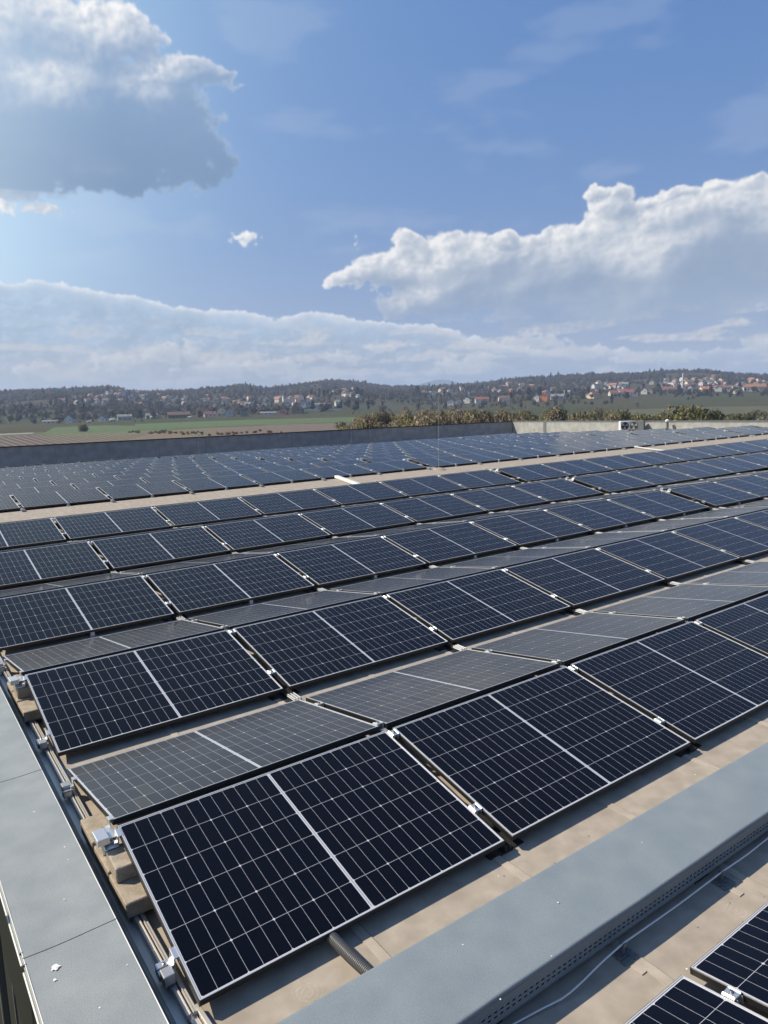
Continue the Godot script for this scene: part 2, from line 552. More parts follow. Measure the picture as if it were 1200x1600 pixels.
# a lathe about y: profile is [radius, height] from the bottom up
func lathe(st: SurfaceTool, prof: Array, c: Vector3, sides := 20) -> void:
	for k in prof.size() - 1:
		var a: Array = prof[k]
		var b: Array = prof[k + 1]
		var sl := Vector2(b[1] - a[1], a[0] - b[0]).normalized()
		for j in sides:
			var t0 := TAU * j / sides
			var t1 := TAU * (j + 1) / sides
			var q := []
			for e in [[a, t0], [a, t1], [b, t1], [b, t0]]:
				q.append([c + Vector3(cos(e[1]) * e[0][0], e[0][1], sin(e[1]) * e[0][0]), Vector3(cos(e[1]) * sl.x, sl.y, sin(e[1]) * sl.x)])
			for tri in [[0, 1, 2], [0, 2, 3]]:
				var p0: Vector3 = q[tri[0]][0]
				var p1: Vector3 = q[tri[1]][0]
				var p2: Vector3 = q[tri[2]][0]
				var fn := (p2 - p0).cross(p1 - p0)
				var o: Array = tri if fn.dot(q[0][1] + q[2][1]) > 0 else [tri[0], tri[2], tri[1]]
				for z in o:
					st.set_normal(q[z][1])
					st.add_vertex(q[z][0])


func put(called: String, st, m: Material, parent: Node = self, x := Transform3D()) -> MeshInstance3D:
	var o := MeshInstance3D.new()
	o.name = fresh(called) if parent == self else called
	o.mesh = st.commit() if st is SurfaceTool else st
	if m:
		o.material_override = m
	o.transform = x
	parent.add_child(o, true)
	return o


func fresh(called: String) -> String:
	if not used.has(called):
		used[called] = 0
		return called
	used[called] += 1
	return "%s_%03d" % [called, used[called]]


func tag(o: Node, label: String, category: String, group := "") -> void:
	o.set_meta("label", label)
	o.set_meta("category", category)
	if group:
		o.set_meta("group", group)


func struct(o: Node) -> Node:
	o.set_meta("kind", "structure")
	return o


func stuff(o: Node) -> Node:
	o.set_meta("kind", "stuff")
	return o


func thing(called: String, label: String, category: String, x := Transform3D(), group := "") -> Node3D:
	var o := Node3D.new()
	o.name = fresh(called)
	o.transform = x
	add_child(o, true)
	tag(o, label, category, group)
	return o


func copy(src: Node3D, called: String, label: String, x: Transform3D, group := "") -> Node3D:
	var c: Node3D = src.duplicate()
	c.name = fresh(called)
	c.transform = x
	add_child(c, true)
	c.set_meta("label", label)
	if group:
		c.set_meta("group", group)
	return c


func at(v: Vector3) -> Transform3D:
	return Transform3D(Basis(), v)


# ---------------------------------------------------------------- solar panels
var cell_mesh := []
var frame_mesh: Mesh
var lip_mesh: Mesh
var sheet_mesh: Mesh
var ribbon_mesh: Mesh
var cells_mesh: Mesh
const CX := 0.0713
const CZ := 0.1838


func cell_place(i: int, j: int) -> Vector3:
	var x := (i - 11.5) * CX + (0.009 if i > 11 else -0.009)
	return Vector3(x, FR - 0.00282, (j - 2.5) * CZ)


func cell_shape(st: SurfaceTool, o: Vector3, kind: int) -> void:
	var a := 0.0698 * 0.5
	var b := 0.1817 * 0.5
	var c := 0.0065
	var p := []
	if kind == 0:
		p = [[-a + c, -b], [a, -b], [a, b], [-a + c, b], [-a, b - c], [-a, -b + c]]
	elif kind == 1:
		p = [[-a, -b], [a, -b], [a, b], [-a, b]]
	else:
		p = [[-a, -b], [a - c, -b], [a, -b + c], [a, b - c], [a - c, b], [-a, b]]
	var v := []
	var uv := []
	for q in p:
		v.append(o + Vector3(q[0], 0, q[1]))
		uv.append(Vector2(q[0] / (2 * a) + 0.5, q[1] / (2 * b) + 0.5))
	face(st, v, Vector3.UP, uv)


func make_panel_meshes() -> void:
	for k in 3:
		var st := stool()
		cell_shape(st, Vector3.ZERO, k)
		cell_mesh.append(st.commit())
	var all := stool()
	for i in 24:
		for j in 6:
			cell_shape(all, cell_place(i, j), i % 3)
	cells_mesh = all.commit()
	var fr := stool()
	var w := 0.0095
	for s in [-1.0, 1.0]:
		bevel(fr, Vector3(0, FR * 0.5 - 0.001, s * (PW - w) * 0.5), Vector3(PL, FR - 0.002, w), 0.001)
		bevel(fr, Vector3(s * (PL - w) * 0.5, FR * 0.5 - 0.001, 0), Vector3(w, FR - 0.002, PW - 2 * w - 0.001), 0.001)
	frame_mesh = fr.commit()
	var lp := stool()
	for s in [-1.0, 1.0]:
		box(lp, Vector3(0, FR - 0.0012, s * (PW * 0.5 - w + 0.0026)), Vector3(PL - 2 * w + 0.01, 0.0024, 0.005))
		box(lp, Vector3(s * (PL * 0.5 - w + 0.0026), FR - 0.0012, 0), Vector3(0.005, 0.0024, PW - 2 * w))
	lip_mesh = lp.commit()
	var sh := stool()
	bevel(sh, Vector3(0, FR - 0.006, 0), Vector3(PL - 2 * w + 0.004, 0.006, PW - 2 * w + 0.004), 0.0005)
	sheet_mesh = sh.commit()
	var rb := stool()
	box(rb, Vector3(0, FR - 0.0030, 0), Vector3(0.0035, 0.0006, PW - 0.05))
	ribbon_mesh = rb.commit()


func make_panel(label: String, x: Transform3D, fine: bool, group: String, tone: int, silicon := "cell%d") -> Node3D:
	var o := thing("solar_panel", label, "solar panel", x, group)
	put("frame", frame_mesh, M.frame_black, o)
	put("frame_lip", lip_mesh, M.frame_alu, o)
	put("backsheet", sheet_mesh, M.backsheet, o)
	put("ribbon", ribbon_mesh, M.ribbon, o)
	if fine:
		for i in 24:
			for j in 6:
				put("cell_%03d" % (i * 6 + j), cell_mesh[i % 3], M[silicon % (tone if rng.randf() < 0.8 else rng.randi() % 3)], o, at(cell_place(i, j)))
	else:
		stuff(put("cells", cells_mesh, M[silicon % tone], o))
	return o


# side +1 slopes down towards the camera, -1 away from it
func panel_place(side: int, x: float, ridge_z: float, lift := 0.0) -> Transform3D:
	var d := RG + PW * 0.5 * cos(TILT)
	var b := Basis(Vector3.RIGHT, TILT * side)
	var c := Vector3(x, lift - PW * 0.5 * sin(TILT), ridge_z + side * d)
	b = b * Basis(Vector3.UP, rng.randf_range(-0.0012, 0.0012)) * Basis(Vector3.RIGHT, rng.randf_range(-0.002, 0.002)) * Basis(Vector3.BACK, rng.randf_range(-0.0012, 0.0012))
	return Transform3D(b, c - b.y * FR)


func col_x(j: int) -> float:
	return j * STEP + PL * 0.5 + (BREAK_A if j > 6 else 0.0) + (BREAK_A if j > 16 else 0.0)


func far_col_x(j: int) -> float:
	return X0 - PL + col_x(j)


func make_panels() -> void:
	make_panel_meshes()
	var rows := ["front row", "second row", "third row", "fourth row", "fifth row"]
	var n_near := [5, 8, 12, 15, 19]
	var n_away := [5, 8, 10, 14, 19]
	for r in 5:
		for j in n_near[r]:
			var fine: bool = j < [4, 3, 1, 0, 0][r]
			make_panel("dark solar panel facing the camera, %s from the left in the %s" % [ORD[j], rows[r]], TN * panel_place(1, col_x(j), -r * RIDGE), fine, "solar panels facing the camera before the walkway", (r + j) % 3)
		for j in n_away[r]:
			var fine: bool = j < [3, 1, 0, 0, 0][r]
			make_panel("grey solar panel sloping away, %s from the left behind the ridge of the %s" % [ORD[j], rows[r]], TN * panel_place(-1, col_x(j), -r * RIDGE), fine, "solar panels sloping away before the walkway", (r + j + 1) % 3, "dusty_glare_cell%d")
	for r in 7:
		for j in 21:
			make_panel("far solar panel, %s from the left in the %s row beyond the walkway" % [ORD[j], ORD[r]], TF * panel_place(1, far_col_x(j), -(S0 + r * RIDGE), FH), false, "solar panels beyond the walkway", (r + j) % 3)
	# the three cut by the lower right corner
	for j in 3:
		make_panel("solar panel in the lower right corner below the cable tray, %s" % ["left one of two", "right one of two", "third one"][j], TN * panel_place(-1, -0.058 + col_x(j), 2.246 + RG + PW * cos(TILT) , 0.0), j > 0 or j == 0, "solar panels below the cable tray", j)
	# the hindmost rows and all those that turn their backs beyond the walkway, too small and too many to tell apart
	var am := ArrayMesh.new()
	for e in [[frame_mesh, M.frame_black], [lip_mesh, M.frame_alu], [sheet_mesh, M.backsheet], [cells_mesh, M.cell1]]:
		am.add_surface_from_arrays(Mesh.PRIMITIVE_TRIANGLES, e[0].surface_get_arrays(0))
		am.surface_set_material(am.get_surface_count() - 1, e[1])
	var places := []
	for r in range(7, 11):
		for j in 21:
			if not (r == 9 and j > 14) and not (r == 10 and j > 6):
				places.append(TF * panel_place(1, far_col_x(j), -(S0 + r * RIDGE), FH))
	for r in 10:
		for j in 21:
			if not (r == 9 and j > 14):
				places.append(TF * panel_place(-1, far_col_x(j), -(S0 + r * RIDGE), FH))
	var mm := MultiMesh.new()
	mm.transform_format = MultiMesh.TRANSFORM_3D
	mm.mesh = am
	mm.instance_count = places.size()
	for k in places.size():
		mm.set_instance_transform(k, places[k])
	var mi := MultiMeshInstance3D.new()
	mi.name = "far_solar_panels"
	mi.multimesh = mm
	add_child(mi)
	tag(mi, "mass of the farthest solar panels in front of the dark parapet wall", "solar panels")
	stuff(mi)


# ---------------------------------------------------------------- rails, clamps, feet
var clamp_mesh: Mesh
var bolt_mesh: Mesh
var prop_mesh: Mesh
var end_bracket: Mesh
var foot_mesh: Mesh
var valley_mesh: Mesh


func rail_profile(st: SurfaceTool, x: float, z0: float, z1: float) -> void:
	var c := (z0 + z1) * 0.5
	var l := absf(z1 - z0)
	bevel(st, Vector3(x - 0.012, ROOF_Y + 0.005, c), Vector3(0.10, 0.005, l), 0.001)
	for s in [-1.0, 1.0]:
		bevel(st, Vector3(x + s * 0.0145, ROOF_Y + 0.024, c), Vector3(0.019, 0.032, l - 0.004), 0.002)
		box(st, Vector3(x + s * 0.0075, ROOF_Y + 0.0425, c), Vector3(0.004, 0.005, l - 0.004))


# a joint clamp on a slope: side, distance down the slope from the ridge edge
func on_slope(side: int, x: float, ridge_z: float, down: float, up: float, lift := 0.0) -> Transform3D:
	var b := Basis(Vector3.RIGHT, TILT * side)
	return Transform3D(b, Vector3(x, lift, ridge_z + side * RG) + b.z * (down * side) + b.y * up)


func make_rails() -> void:
	var st := stool()
	bevel(st, Vector3(0, 0.003, 0), Vector3(0.062, 0.005, 0.056), 0.0015)
	box(st, Vector3(0.018, -0.016, 0), Vector3(0.004, 0.03, 0.07))
	box(st, Vector3(-0.018, -0.016, 0), Vector3(0.004, 0.03, 0.07))
	bevel(st, Vector3(0.022, 0.007, 0), Vector3(0.005, 0.004, 0.054), 0.001)
	bevel(st, Vector3(-0.022, 0.007, 0), Vector3(0.005, 0.004, 0.054), 0.001)
	clamp_mesh = st.commit()
	st = stool()
	lathe(st, [[0.0085, 0.006], [0.0085, 0.013], [0.006, 0.0145], [0.0, 0.0145]], Vector3.ZERO, 6)
	bolt_mesh = st.commit()
	# the prop under a ridge: a bent sheet post standing on the rail
	st = stool()
	for s in [-1.0, 1.0]:
		bevel(st, Vector3(s * 0.022, -0.135, 0), Vector3(0.003, 0.20, 0.07), 0.001)
	bevel(st, Vector3(0, -0.034, 0), Vector3(0.047, 0.004, 0.11), 0.001)
	bevel(st, Vector3(0, -0.23, 0), Vector3(0.06, 0.012, 0.10), 0.002)
	prop_mesh = st.commit()
	# the bracket that holds the outer edge of a panel
	st = stool()
	bevel(st, Vector3(0, 0.0, -0.012), Vector3(0.07, 0.007, 0.03), 0.002)
	bevel(st, Vector3(0, 0.0, 0.026), Vector3(0.07, 0.007, 0.03), 0.002)
	bevel(st, Vector3(-0.006, -0.026, 0.004), Vector3(0.052, 0.038, 0.055), 0.003)
	bevel(st, Vector3(0.034, 0.028, 0.006), Vector3(0.006, 0.06, 0.06), 0.001)
	bevel(st, Vector3(0.046, 0.056, 0.006), Vector3(0.028, 0.006, 0.06), 0.001)
	bevel(st, Vector3(0.024, 0.012, 0.016), Vector3(0.022, 0.016, 0.034), 0.002)
	end_bracket = st.commit()
	st = stool()
	bevel(st, Vector3(0, 0.03, 0), Vector3(0.045, 0.06, 0.05), 0.003)
	bevel(st, Vector3(0, 0.006, 0.012), Vector3(0.09, 0.012, 0.08), 0.003)
	foot_mesh = st.commit()
	st = stool()
	for e in [-0.026, 0.0, 0.026]:
		bevel(st, Vector3(e, 0.006, 0), Vector3(0.010, 0.020, 0.13), 0.002)
	bevel(st, Vector3(0, -0.002, 0), Vector3(0.07, 0.005, 0.13), 0.002)
	valley_mesh = st.commit()
	var gap := STEP - PL
	# one rail under each joint of the near field
	for j in range(1, 20):
		var first := 0
		for r in 5:
			if j <= [5, 8, 12, 15, 19][r]:
				first = r
				break
		var brk := j == 7 or j == 17
		var x := col_x(j) - PL * 0.5 - gap * 0.5 - (BREAK_A * 0.5 if brk else 0.0)
		var o := thing("mounting_rail", "aluminium mounting rail and clamps under the %s panel joint from the left before the walkway" % ORD[j - 1], "mounting rail", TN, "mounting rails under the panel joints before the walkway")
		var xs := [x]
		if brk:
			xs = [x - BREAK_A * 0.5 - gap * 0.35, x + BREAK_A * 0.5 + gap * 0.35]
		var rp := stool()
		for xx in xs:
			rail_profile(rp, xx, -first * RIDGE + 1.15, -4 * RIDGE - 1.15)
			for r in range(first, 5):
				for side in [-1.0, 1.0]:
					box(rp, Vector3(xx, ROOF_Y + 0.004, -r * RIDGE + side * 0.575), Vector3(0.26, 0.006, 1.13))  # wide plate added only to darken the gap between panels
		put("rail_profile", rp, M.rail_dark, o)
		for r in range(first, 4):
			for xx in xs:
				put("valley_connector", valley_mesh, M.alu_shaded, o, at(Vector3(xx, ROOF_Y + 0.045, -(r + 0.5) * RIDGE)))
		for r in range(first, 5):
			for xx in xs:
				put("ridge_prop", prop_mesh, M.alu, o, at(Vector3(xx, 0, -r * RIDGE)))
			for side in [1, -1]:
				if side < 0 and j > [5, 8, 10, 14, 19][r]:
					continue
				for dn in [0.055, 0.86]:
					for xx in xs:
						var y := 0.0
						var cl := put("joint_clamp", clamp_mesh, M.alu, o, on_slope(side, xx, -r * RIDGE, dn, y))
						put("bolt", bolt_mesh, M.bolt, cl)
				if brk:
					for e in [-1.0, 1.0]:
						put("edge_bracket", end_bracket, M.alu, o, on_slope(side, x + e * (BREAK_A * 0.5 - 0.012), -r * RIDGE, 0.06, -0.03) * Transform3D(Basis(Vector3.UP, PI if e < 0 else 0.0), Vector3.ZERO))
	# feet seen under the low edges, half way along the panels
	for r in range(2, 3):
		for j in [5, 8, 10][r]:
			var o := thing("panel_foot", "small grey foot under the middle of the %s panel's low edge in the %s" % [ORD[j], ["", "second row", "third row"][r]], "panel foot", TN * at(Vector3(col_x(j), ROOF_Y, -r * RIDGE + RG + PW * cos(TILT) - 0.02)), "feet under the low edges of the panels")
			put("foot_block", foot_mesh, M.alu_shaded, o)
	# the far roof: a rail per joint, its clamps joined
	for j in range(1, 21):
		var x := far_col_x(j) - PL * 0.5 - gap * 0.5
		var brk := j == 7 or j == 17
		if brk:
			x -= BREAK_A * 0.5
		var o := thing("mounting_rail", "mounting rail and clamps under the %s panel joint from the left beyond the walkway" % ORD[j - 1], "mounting rail", TF, "mounting rails under the panel joints beyond the walkway")
		var rp := stool()
		for xx in ([x - 0.12, x + 0.12] if brk else [x]):
			bevel(rp, Vector3(xx, -0.135, -(S0 + 10.0)), Vector3(0.06, 0.04, 22.6), 0.002)
			bevel(rp, Vector3(xx, -0.17, -(S0 - 1.165)), Vector3(0.05, 0.11, 0.06), 0.003)
		put("rail_profile", rp, M.alu_shaded, o)
		var cs := stool()
		for r in 8:
			for dn in [0.055, 0.86]:
				for xx in ([x - BREAK_A * 0.5 - 0.02, x + BREAK_A * 0.5 + 0.02] if brk else [x]):
					box(cs, Vector3(0, 0.006, 0), Vector3(0.066, 0.012, 0.08), on_slope(1, xx, -(S0 + r * RIDGE), dn, 0.0, FH))
			if brk:
				for e in [-1.0, 1.0]:
					box(cs, Vector3(x + e * (BREAK_A * 0.5 - 0.02), FH + 0.0, -(S0 + r * RIDGE) + 0.03), Vector3(0.09, 0.06, 0.12))
					box(cs, Vector3(x + e * (BREAK_A * 0.5 - 0.05), FH - 0.12, -(S0 + r * RIDGE) + 0.03), Vector3(0.03, 0.2, 0.1))
		stuff(put("clamps", cs, M.alu, o))
	for j in 21:
		var o := thing("panel_foot", "grey foot under the middle of the %s panel from the left beside the walkway" % ORD[j], "panel foot", TF * at(Vector3(far_col_x(j), -0.16, -(S0 - 1.165))), "feet along the walkway")
		put("foot_block", foot_mesh, M.alu_shaded, o, Transform3D(Basis().scaled(Vector3(1, 1.4, 1)), Vector3.ZERO))


# ---------------------------------------------------------------- roof, walls, the building under it
func make_building() -> void:
	# near roof skin, from behind the camera up to the fold
	var fold := -11.7
	var st := stool()
	box(st, Vector3(21.0, ROOF_Y - 0.1, (9.0 + fold) * 0.5), Vector3(42.34, 0.2, 9.0 - fold))
	var roof: Node = struct(put("roof", st, M.membrane, self, TN))
	roof_skin = roof
	# lap joints of the membrane, a lip of welded sheet every 0.93 m
	for k in 26:
		var lp := stool()
		var dl := stool()
		var x := -0.105 + k * 0.9055
		var pts := []
		for i in 23:
			pts.append(8.0 - i)
		for i in 19:
			var wob := 0.004 * sin(i * 1.7 + k)
			box(lp, Vector3(x + wob, ROOF_Y + 0.0022, pts[i] - 0.5), Vector3(0.05, 0.0045, 1.0))
			box(dl, Vector3(x + wob + 0.027, ROOF_Y + 0.0012, pts[i] - 0.5), Vector3(0.005, 0.002, 1.0))  # thin darker line along one edge of the lap
		put("edge_line", dl, M.lap_edge_dark, put("membrane_lap_%03d" % k, lp, M.membrane_lap, roof))
	st = stool()
	var y := -0.162
	face(st, [Vector3(-0.17, y, -0.45), Vector3(42.2, y, -0.45), Vector3(41.9, y, -25.3), Vector3(-0.17, y, -29.9)], Vector3.UP)
	face(st, [Vector3(-0.17, y - 0.2, -0.45), Vector3(42.2, y - 0.2, -0.45), Vector3(41.9, y - 0.2, -25.3), Vector3(-0.17, y - 0.2, -29.9)], Vector3.DOWN)
	struct(put("roof", st, M.membrane, self, TF))
	# the skin ramps up a little to the fold, where the walkway runs
	st = stool()
	var f0 := TF * Vector3(-0.17, y, -0.45)
	var f1 := TF * Vector3(42.2, y, -0.45)
	face(st, [TN * Vector3(-0.17, ROOF_Y, -11.7), TN * Vector3(42.17, ROOF_Y, -11.7), f1, f0], Vector3.UP)
	face(st, [TN * Vector3(-0.17, ROOF_Y - 0.2, -11.7), TN * Vector3(42.17, ROOF_Y - 0.2, -11.7), f1 - Vector3(0, 0.2, 0), f0 - Vector3(0, 0.2, 0)], Vector3.DOWN)
	struct(put("walkway", st, M.membrane))
	# parapets
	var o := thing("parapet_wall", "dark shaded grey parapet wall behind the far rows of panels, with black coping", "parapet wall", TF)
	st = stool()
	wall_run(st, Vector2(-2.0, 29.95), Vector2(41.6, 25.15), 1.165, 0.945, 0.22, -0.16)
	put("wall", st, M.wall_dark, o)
	st = stool()
	wall_run(st, Vector2(-2.0, 29.93), Vector2(41.66, 25.13), 1.205, 0.985, 0.27, 0, 0.055)
	put("coping", st, M.coping, o)
	for k in 15:
		var f := (k + 0.5) / 15.0
		st = stool()
		box(st, Vector3(lerpf(-2.0, 41.6, f), lerpf(1.165, 0.945, f) * 0.5 - 0.12, -lerpf(29.95, 25.15, f) + 0.004), Vector3(0.022, 1.2, 0.012))
		put("panel_joint", st, M.coping_grey, o)
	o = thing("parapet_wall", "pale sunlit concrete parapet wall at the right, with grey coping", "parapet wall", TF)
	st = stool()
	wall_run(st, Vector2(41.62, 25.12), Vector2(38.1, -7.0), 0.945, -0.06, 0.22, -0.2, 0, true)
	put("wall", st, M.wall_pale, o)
	st = stool()
	wall_run(st, Vector2(41.60, 25.08), Vector2(38.08, -7.0), 0.985, -0.02, 0.28, 0, 0.055, true)
	put("coping", st, M.coping_grey, o)
	for e in [[21.4, 0.9, 0.13], [13.0, 0.55, 0.05]]:
		var f: float = (25.12 - e[0]) / 32.12
		var x := lerpf(41.62, 38.1, f)
		st = stool()
		box(st, Vector3(x - 0.02, lerpf(0.945, -0.06, f) * 0.5 - 0.1, -e[0]), Vector3(0.06, lerpf(0.945, -0.06, f) + 0.2, e[2] * 2.0))
		put("joint_strip", st, M.coping_grey, o)
	# the building itself, down to the ground
	o = thing("warehouse", "dark facade of the building below the grey parapet capping", "building")
	var c := [TN * Vector3(-0.5, -0.3, 9), TN * Vector3(-0.5, -0.3, -13.9), TF * Vector3(-0.5, -0.3, -30.1), TF * Vector3(42, -0.3, -25.3), TF * Vector3(40, -0.3, 0), TN * Vector3(39, -0.35, 9)]
	st = stool()
	for k in 6:
		var a: Vector3 = c[k]
		var b: Vector3 = c[(k + 1) % 6]
		var out := Vector3((b - a).z, 0, -(b - a).x)
		var mid := (a + b) * 0.5 - Vector3(20, 0, -8)
		if out.dot(mid) < 0:
			out = -out
		face(st, [a, b, Vector3(b.x, GROUND, b.z), Vector3(a.x, GROUND, a.z)], out)
	put("wall", st, M.facade, o)
	for k in 12:
		st = stool()
		box(st, Vector3(-0.503, GROUND * 0.5 - 0.2, 3.4 - k * 1.0), Vector3(0.012, -GROUND - 0.4, 0.03))
		put("facade_seam_%03d" % k, st, M.post, o)


# a wall from a to b in (x, distance) on the far roof, with its own height at both ends
func wall_run(st: SurfaceTool, a: Vector2, b: Vector2, ha: float, hb: float, t: float, y0: float, only := 0.0, right := false) -> void:
	var d := Vector2(b.x - a.x, -(b.y - a.y)).normalized()
	var back := Vector3(-d.y, 0, d.x)
	if (back.z > 0 and not right) or (right and back.x < 0):
		back = -back
	var pa := Vector3(a.x, 0, -a.y) - back * (0.02 if only > 0 else 0.0)
	var pb := Vector3(b.x, 0, -b.y) - back * (0.02 if only > 0 else 0.0)
	var la := ha - only if only > 0 else y0
	var lb := hb - only if only > 0 else y0 - 0.2
	var v := []
	for q in [[pa, la], [pb, lb], [pb, hb], [pa, ha]]:
		v.append(q[0] + Vector3(0, q[1], 0))
	for k in 4:
		v.append(v[k] + back * t)
	face(st, [v[0], v[1], v[2], v[3]], -back)
	face(st, [v[4], v[5], v[6], v[7]], back)
	face(st, [v[3], v[2], v[6], v[7]], Vector3.UP)
	face(st, [v[0], v[1], v[5], v[4]], Vector3.DOWN)
	face(st, [v[0], v[3], v[7], v[4]], pa - pb)
	face(st, [v[1], v[2], v[6], v[5]], pb - pa)


# ---------------------------------------------------------------- left edge: capping, rail, blocks
func make_left_edge() -> void:
	var cap := thing("parapet_capping", "pale grey sheet metal capping along the left edge of the roof", "parapet capping", TN)
	var y := -0.10
	var seams := [9.0, 2.25, 0.60, -1.03, -2.7, -4.35, -6.0, -7.65, -9.3, -10.95, -12.6, -13.9]
	for k in seams.size() - 1:
		var z0: float = seams[k] - 0.003
		var z1: float = seams[k + 1] + 0.003
		# a sheet with a soft dish, finely divided so that it is not dead flat
		var st := stool()
		var nx := 10
		var nz := 14
		var g := []
		for i in nz + 1:
			var row := []
			for j in nx + 1:
				var fx := float(j) / nx
				var fz := float(i) / nz
				var px := lerpf(-0.552, -0.170, fx)
				var pz := lerpf(z0, z1, fz)
				var edge := sin(PI * fx) * 0.004
				row.append(Vector3(px, y - edge + 0.0022 * sin(pz * 5.0 + px * 9.0) * sin(PI * fx) + 0.0012 * sin(pz * 13.0 + k), pz))
			g.append(row)
		st.set_smooth_group(0)
		for i in nz:
			for j in nx:
				for q in [[0, 0], [0, 1], [1, 1], [0, 0], [1, 1], [1, 0]]:
					st.set_smooth_group(0)
					st.add_vertex(g[i + q[0]][j + q[1]])
		st.index()
		st.generate_normals()
		var ms := st.commit()
		put("sheet_%03d" % k, ms, M.capping, cap)
		st = stool()
		# turned-down edges and rolled hems
		for e in [[-0.553, -1.0], [-0.169, 1.0]]:
			box(st, Vector3(e[0] + e[1] * 0.001, y - 0.026, (z0 + z1) * 0.5), Vector3(0.003, 0.05, z0 - z1))
			tube(st, [Vector3(e[0], y - 0.001, z0), Vector3(e[0], y - 0.001, z1)], 0.0028, 8)
		tube(st, [Vector3(-0.561, y - 0.050, z0 - 0.02), Vector3(-0.561, y - 0.050, z1 + 0.02)], 0.0045, 8)
		put("hem_%03d" % k, st, M.hem, cap)
	var st := stool()
	for k in range(1, seams.size() - 1):
		box(st, Vector3(-0.361, y - 0.012, seams[k]), Vector3(0.378, 0.004, 0.05))
	put("seam_backing", st, M.dark_gap, cap)
	st = stool()
	for k in range(1, 4):
		for s in [-1.0, 1.0]:
			bevel(st, Vector3(-0.5555, y - 0.004, seams[k] + s * 0.04), Vector3(0.016, 0.012, 0.005), 0.001)
	put("hem_clip", st, M.dark_plastic, cap)
	# spatter on the capping
	var spots := [[-0.455, 0.735, 0.017], [-0.47, 0.80, 0.006], [-0.30, -0.55, 0.006], [-0.235, -0.10, 0.0045], [-0.245, 0.02, 0.0035], [-0.33, 0.32, 0.003], [-0.21, 0.90, 0.004], [-0.36, 1.05, 0.004]]
	for s in spots:
		st = stool()
		splat(st, Vector3(s[0], y + 0.0005, s[1]), s[2])
		put("spatter", st, M.dropping, cap)
	# the wall under the capping, and a painted shade strip beside it
	st = stool()
	box(st, Vector3(-0.345, -0.62, -2.45), Vector3(0.33, 1.0, 22.9))
	box(st, Vector3(-0.160, -0.20, -2.45), Vector3(0.012, 0.15, 22.9))
	box(st, Vector3(-0.132, ROOF_Y + 0.001, -2.45), Vector3(0.05, 0.008, 22.9))  # flat dark strip standing in for the shade on the roof
	put("upstand_and_shade", st, M.coping, cap)
	st = stool()
	tube(st, [Vector3(-0.138, ROOF_Y + 0.012, 1.9), Vector3(-0.137, ROOF_Y + 0.012, -3.0), Vector3(-0.138, ROOF_Y + 0.012, -13.5)], 0.008, 8)
	var cable := put("black_cable", st, M.black_plastic, self, TN)
	tag(cable, "black cable lying in the shadow between the capping and the left rail", "cable")
	# post outside the parapet
	var post := thing("metal_post", "brownish metal post standing outside the parapet in the lower left corner", "post", TN)
	st = stool()
	bevel(st, Vector3(-0.612, -2.55, 0.20), Vector3(0.03, 4.9, 0.045), 0.004)
	put("post_tube", st, M.post, post)
	st = stool()
	bevel(st, Vector3(-0.612, -0.09, 0.20), Vector3(0.042, 0.02, 0.057), 0.004)
	put("post_cap", st, M.alu, post)

	# the rail along the left edge
	var rail := thing("mounting_rail", "aluminium mounting rail along the left edge, with brackets and concrete blocks on it", "mounting rail", TN)
	st = stool()
	rail_profile(st, -0.028, 1.14, -4 * RIDGE - 1.15)
	put("rail_profile", st, M.rail_alu, rail)
	for r in 5:
		var rz := -r * RIDGE
		put("ridge_prop", prop_mesh, M.alu, rail, at(Vector3(-0.032, 0, rz + 0.02)))
		for side in [1, -1]:
			var hi := put("edge_bracket", end_bracket, M.alu, rail, on_slope(side, -0.047, rz, 0.045, -0.058))
			put("bolt", bolt_mesh, M.bolt, hi, at(Vector3(0.0, 0.004, 0)))
			var lo := put("edge_bracket", end_bracket, M.alu, rail, on_slope(side, -0.050, rz, 0.86 if side > 0 else 0.90, -0.058))
			put("bolt", bolt_mesh, M.bolt, lo, at(Vector3(0.0, 0.004, 0)))
			st = stool()
			bevel(st, Vector3(-0.055, ROOF_Y + 0.075, rz + side * 0.93), Vector3(0.05, 0.05, 0.06), 0.003)
			put("bracket_leg", st, M.alu_shaded, rail)
		st = stool()
		bevel(st, Vector3(-0.085, -0.022, rz + 0.055), Vector3(0.062, 0.036, 0.11), 0.003)
		box(st, Vector3(-0.062, -0.13, rz - 0.01), Vector3(0.02, 0.18, 0.03))
		put("bracket_head", st, M.alu, rail)
	# loose end of a profile at the front
	st = stool()
	var ex := Transform3D(Basis(Vector3.UP, 0.05), Vector3(0.006, 0, 1.17))
	bevel(st, Vector3(0, ROOF_Y + 0.022, 0), Vector3(0.02, 0.034, 0.14), 0.002, ex)
	bevel(st, Vector3(-0.032, ROOF_Y + 0.012, -0.01), Vector3(0.035, 0.018, 0.1), 0.002, ex)
	put("rail_end", st, M.rail_alu, rail)

	# concrete ballast blocks on the rail
	var names := ["front ridge", "second ridge", "third ridge", "fourth ridge", "fifth ridge"]
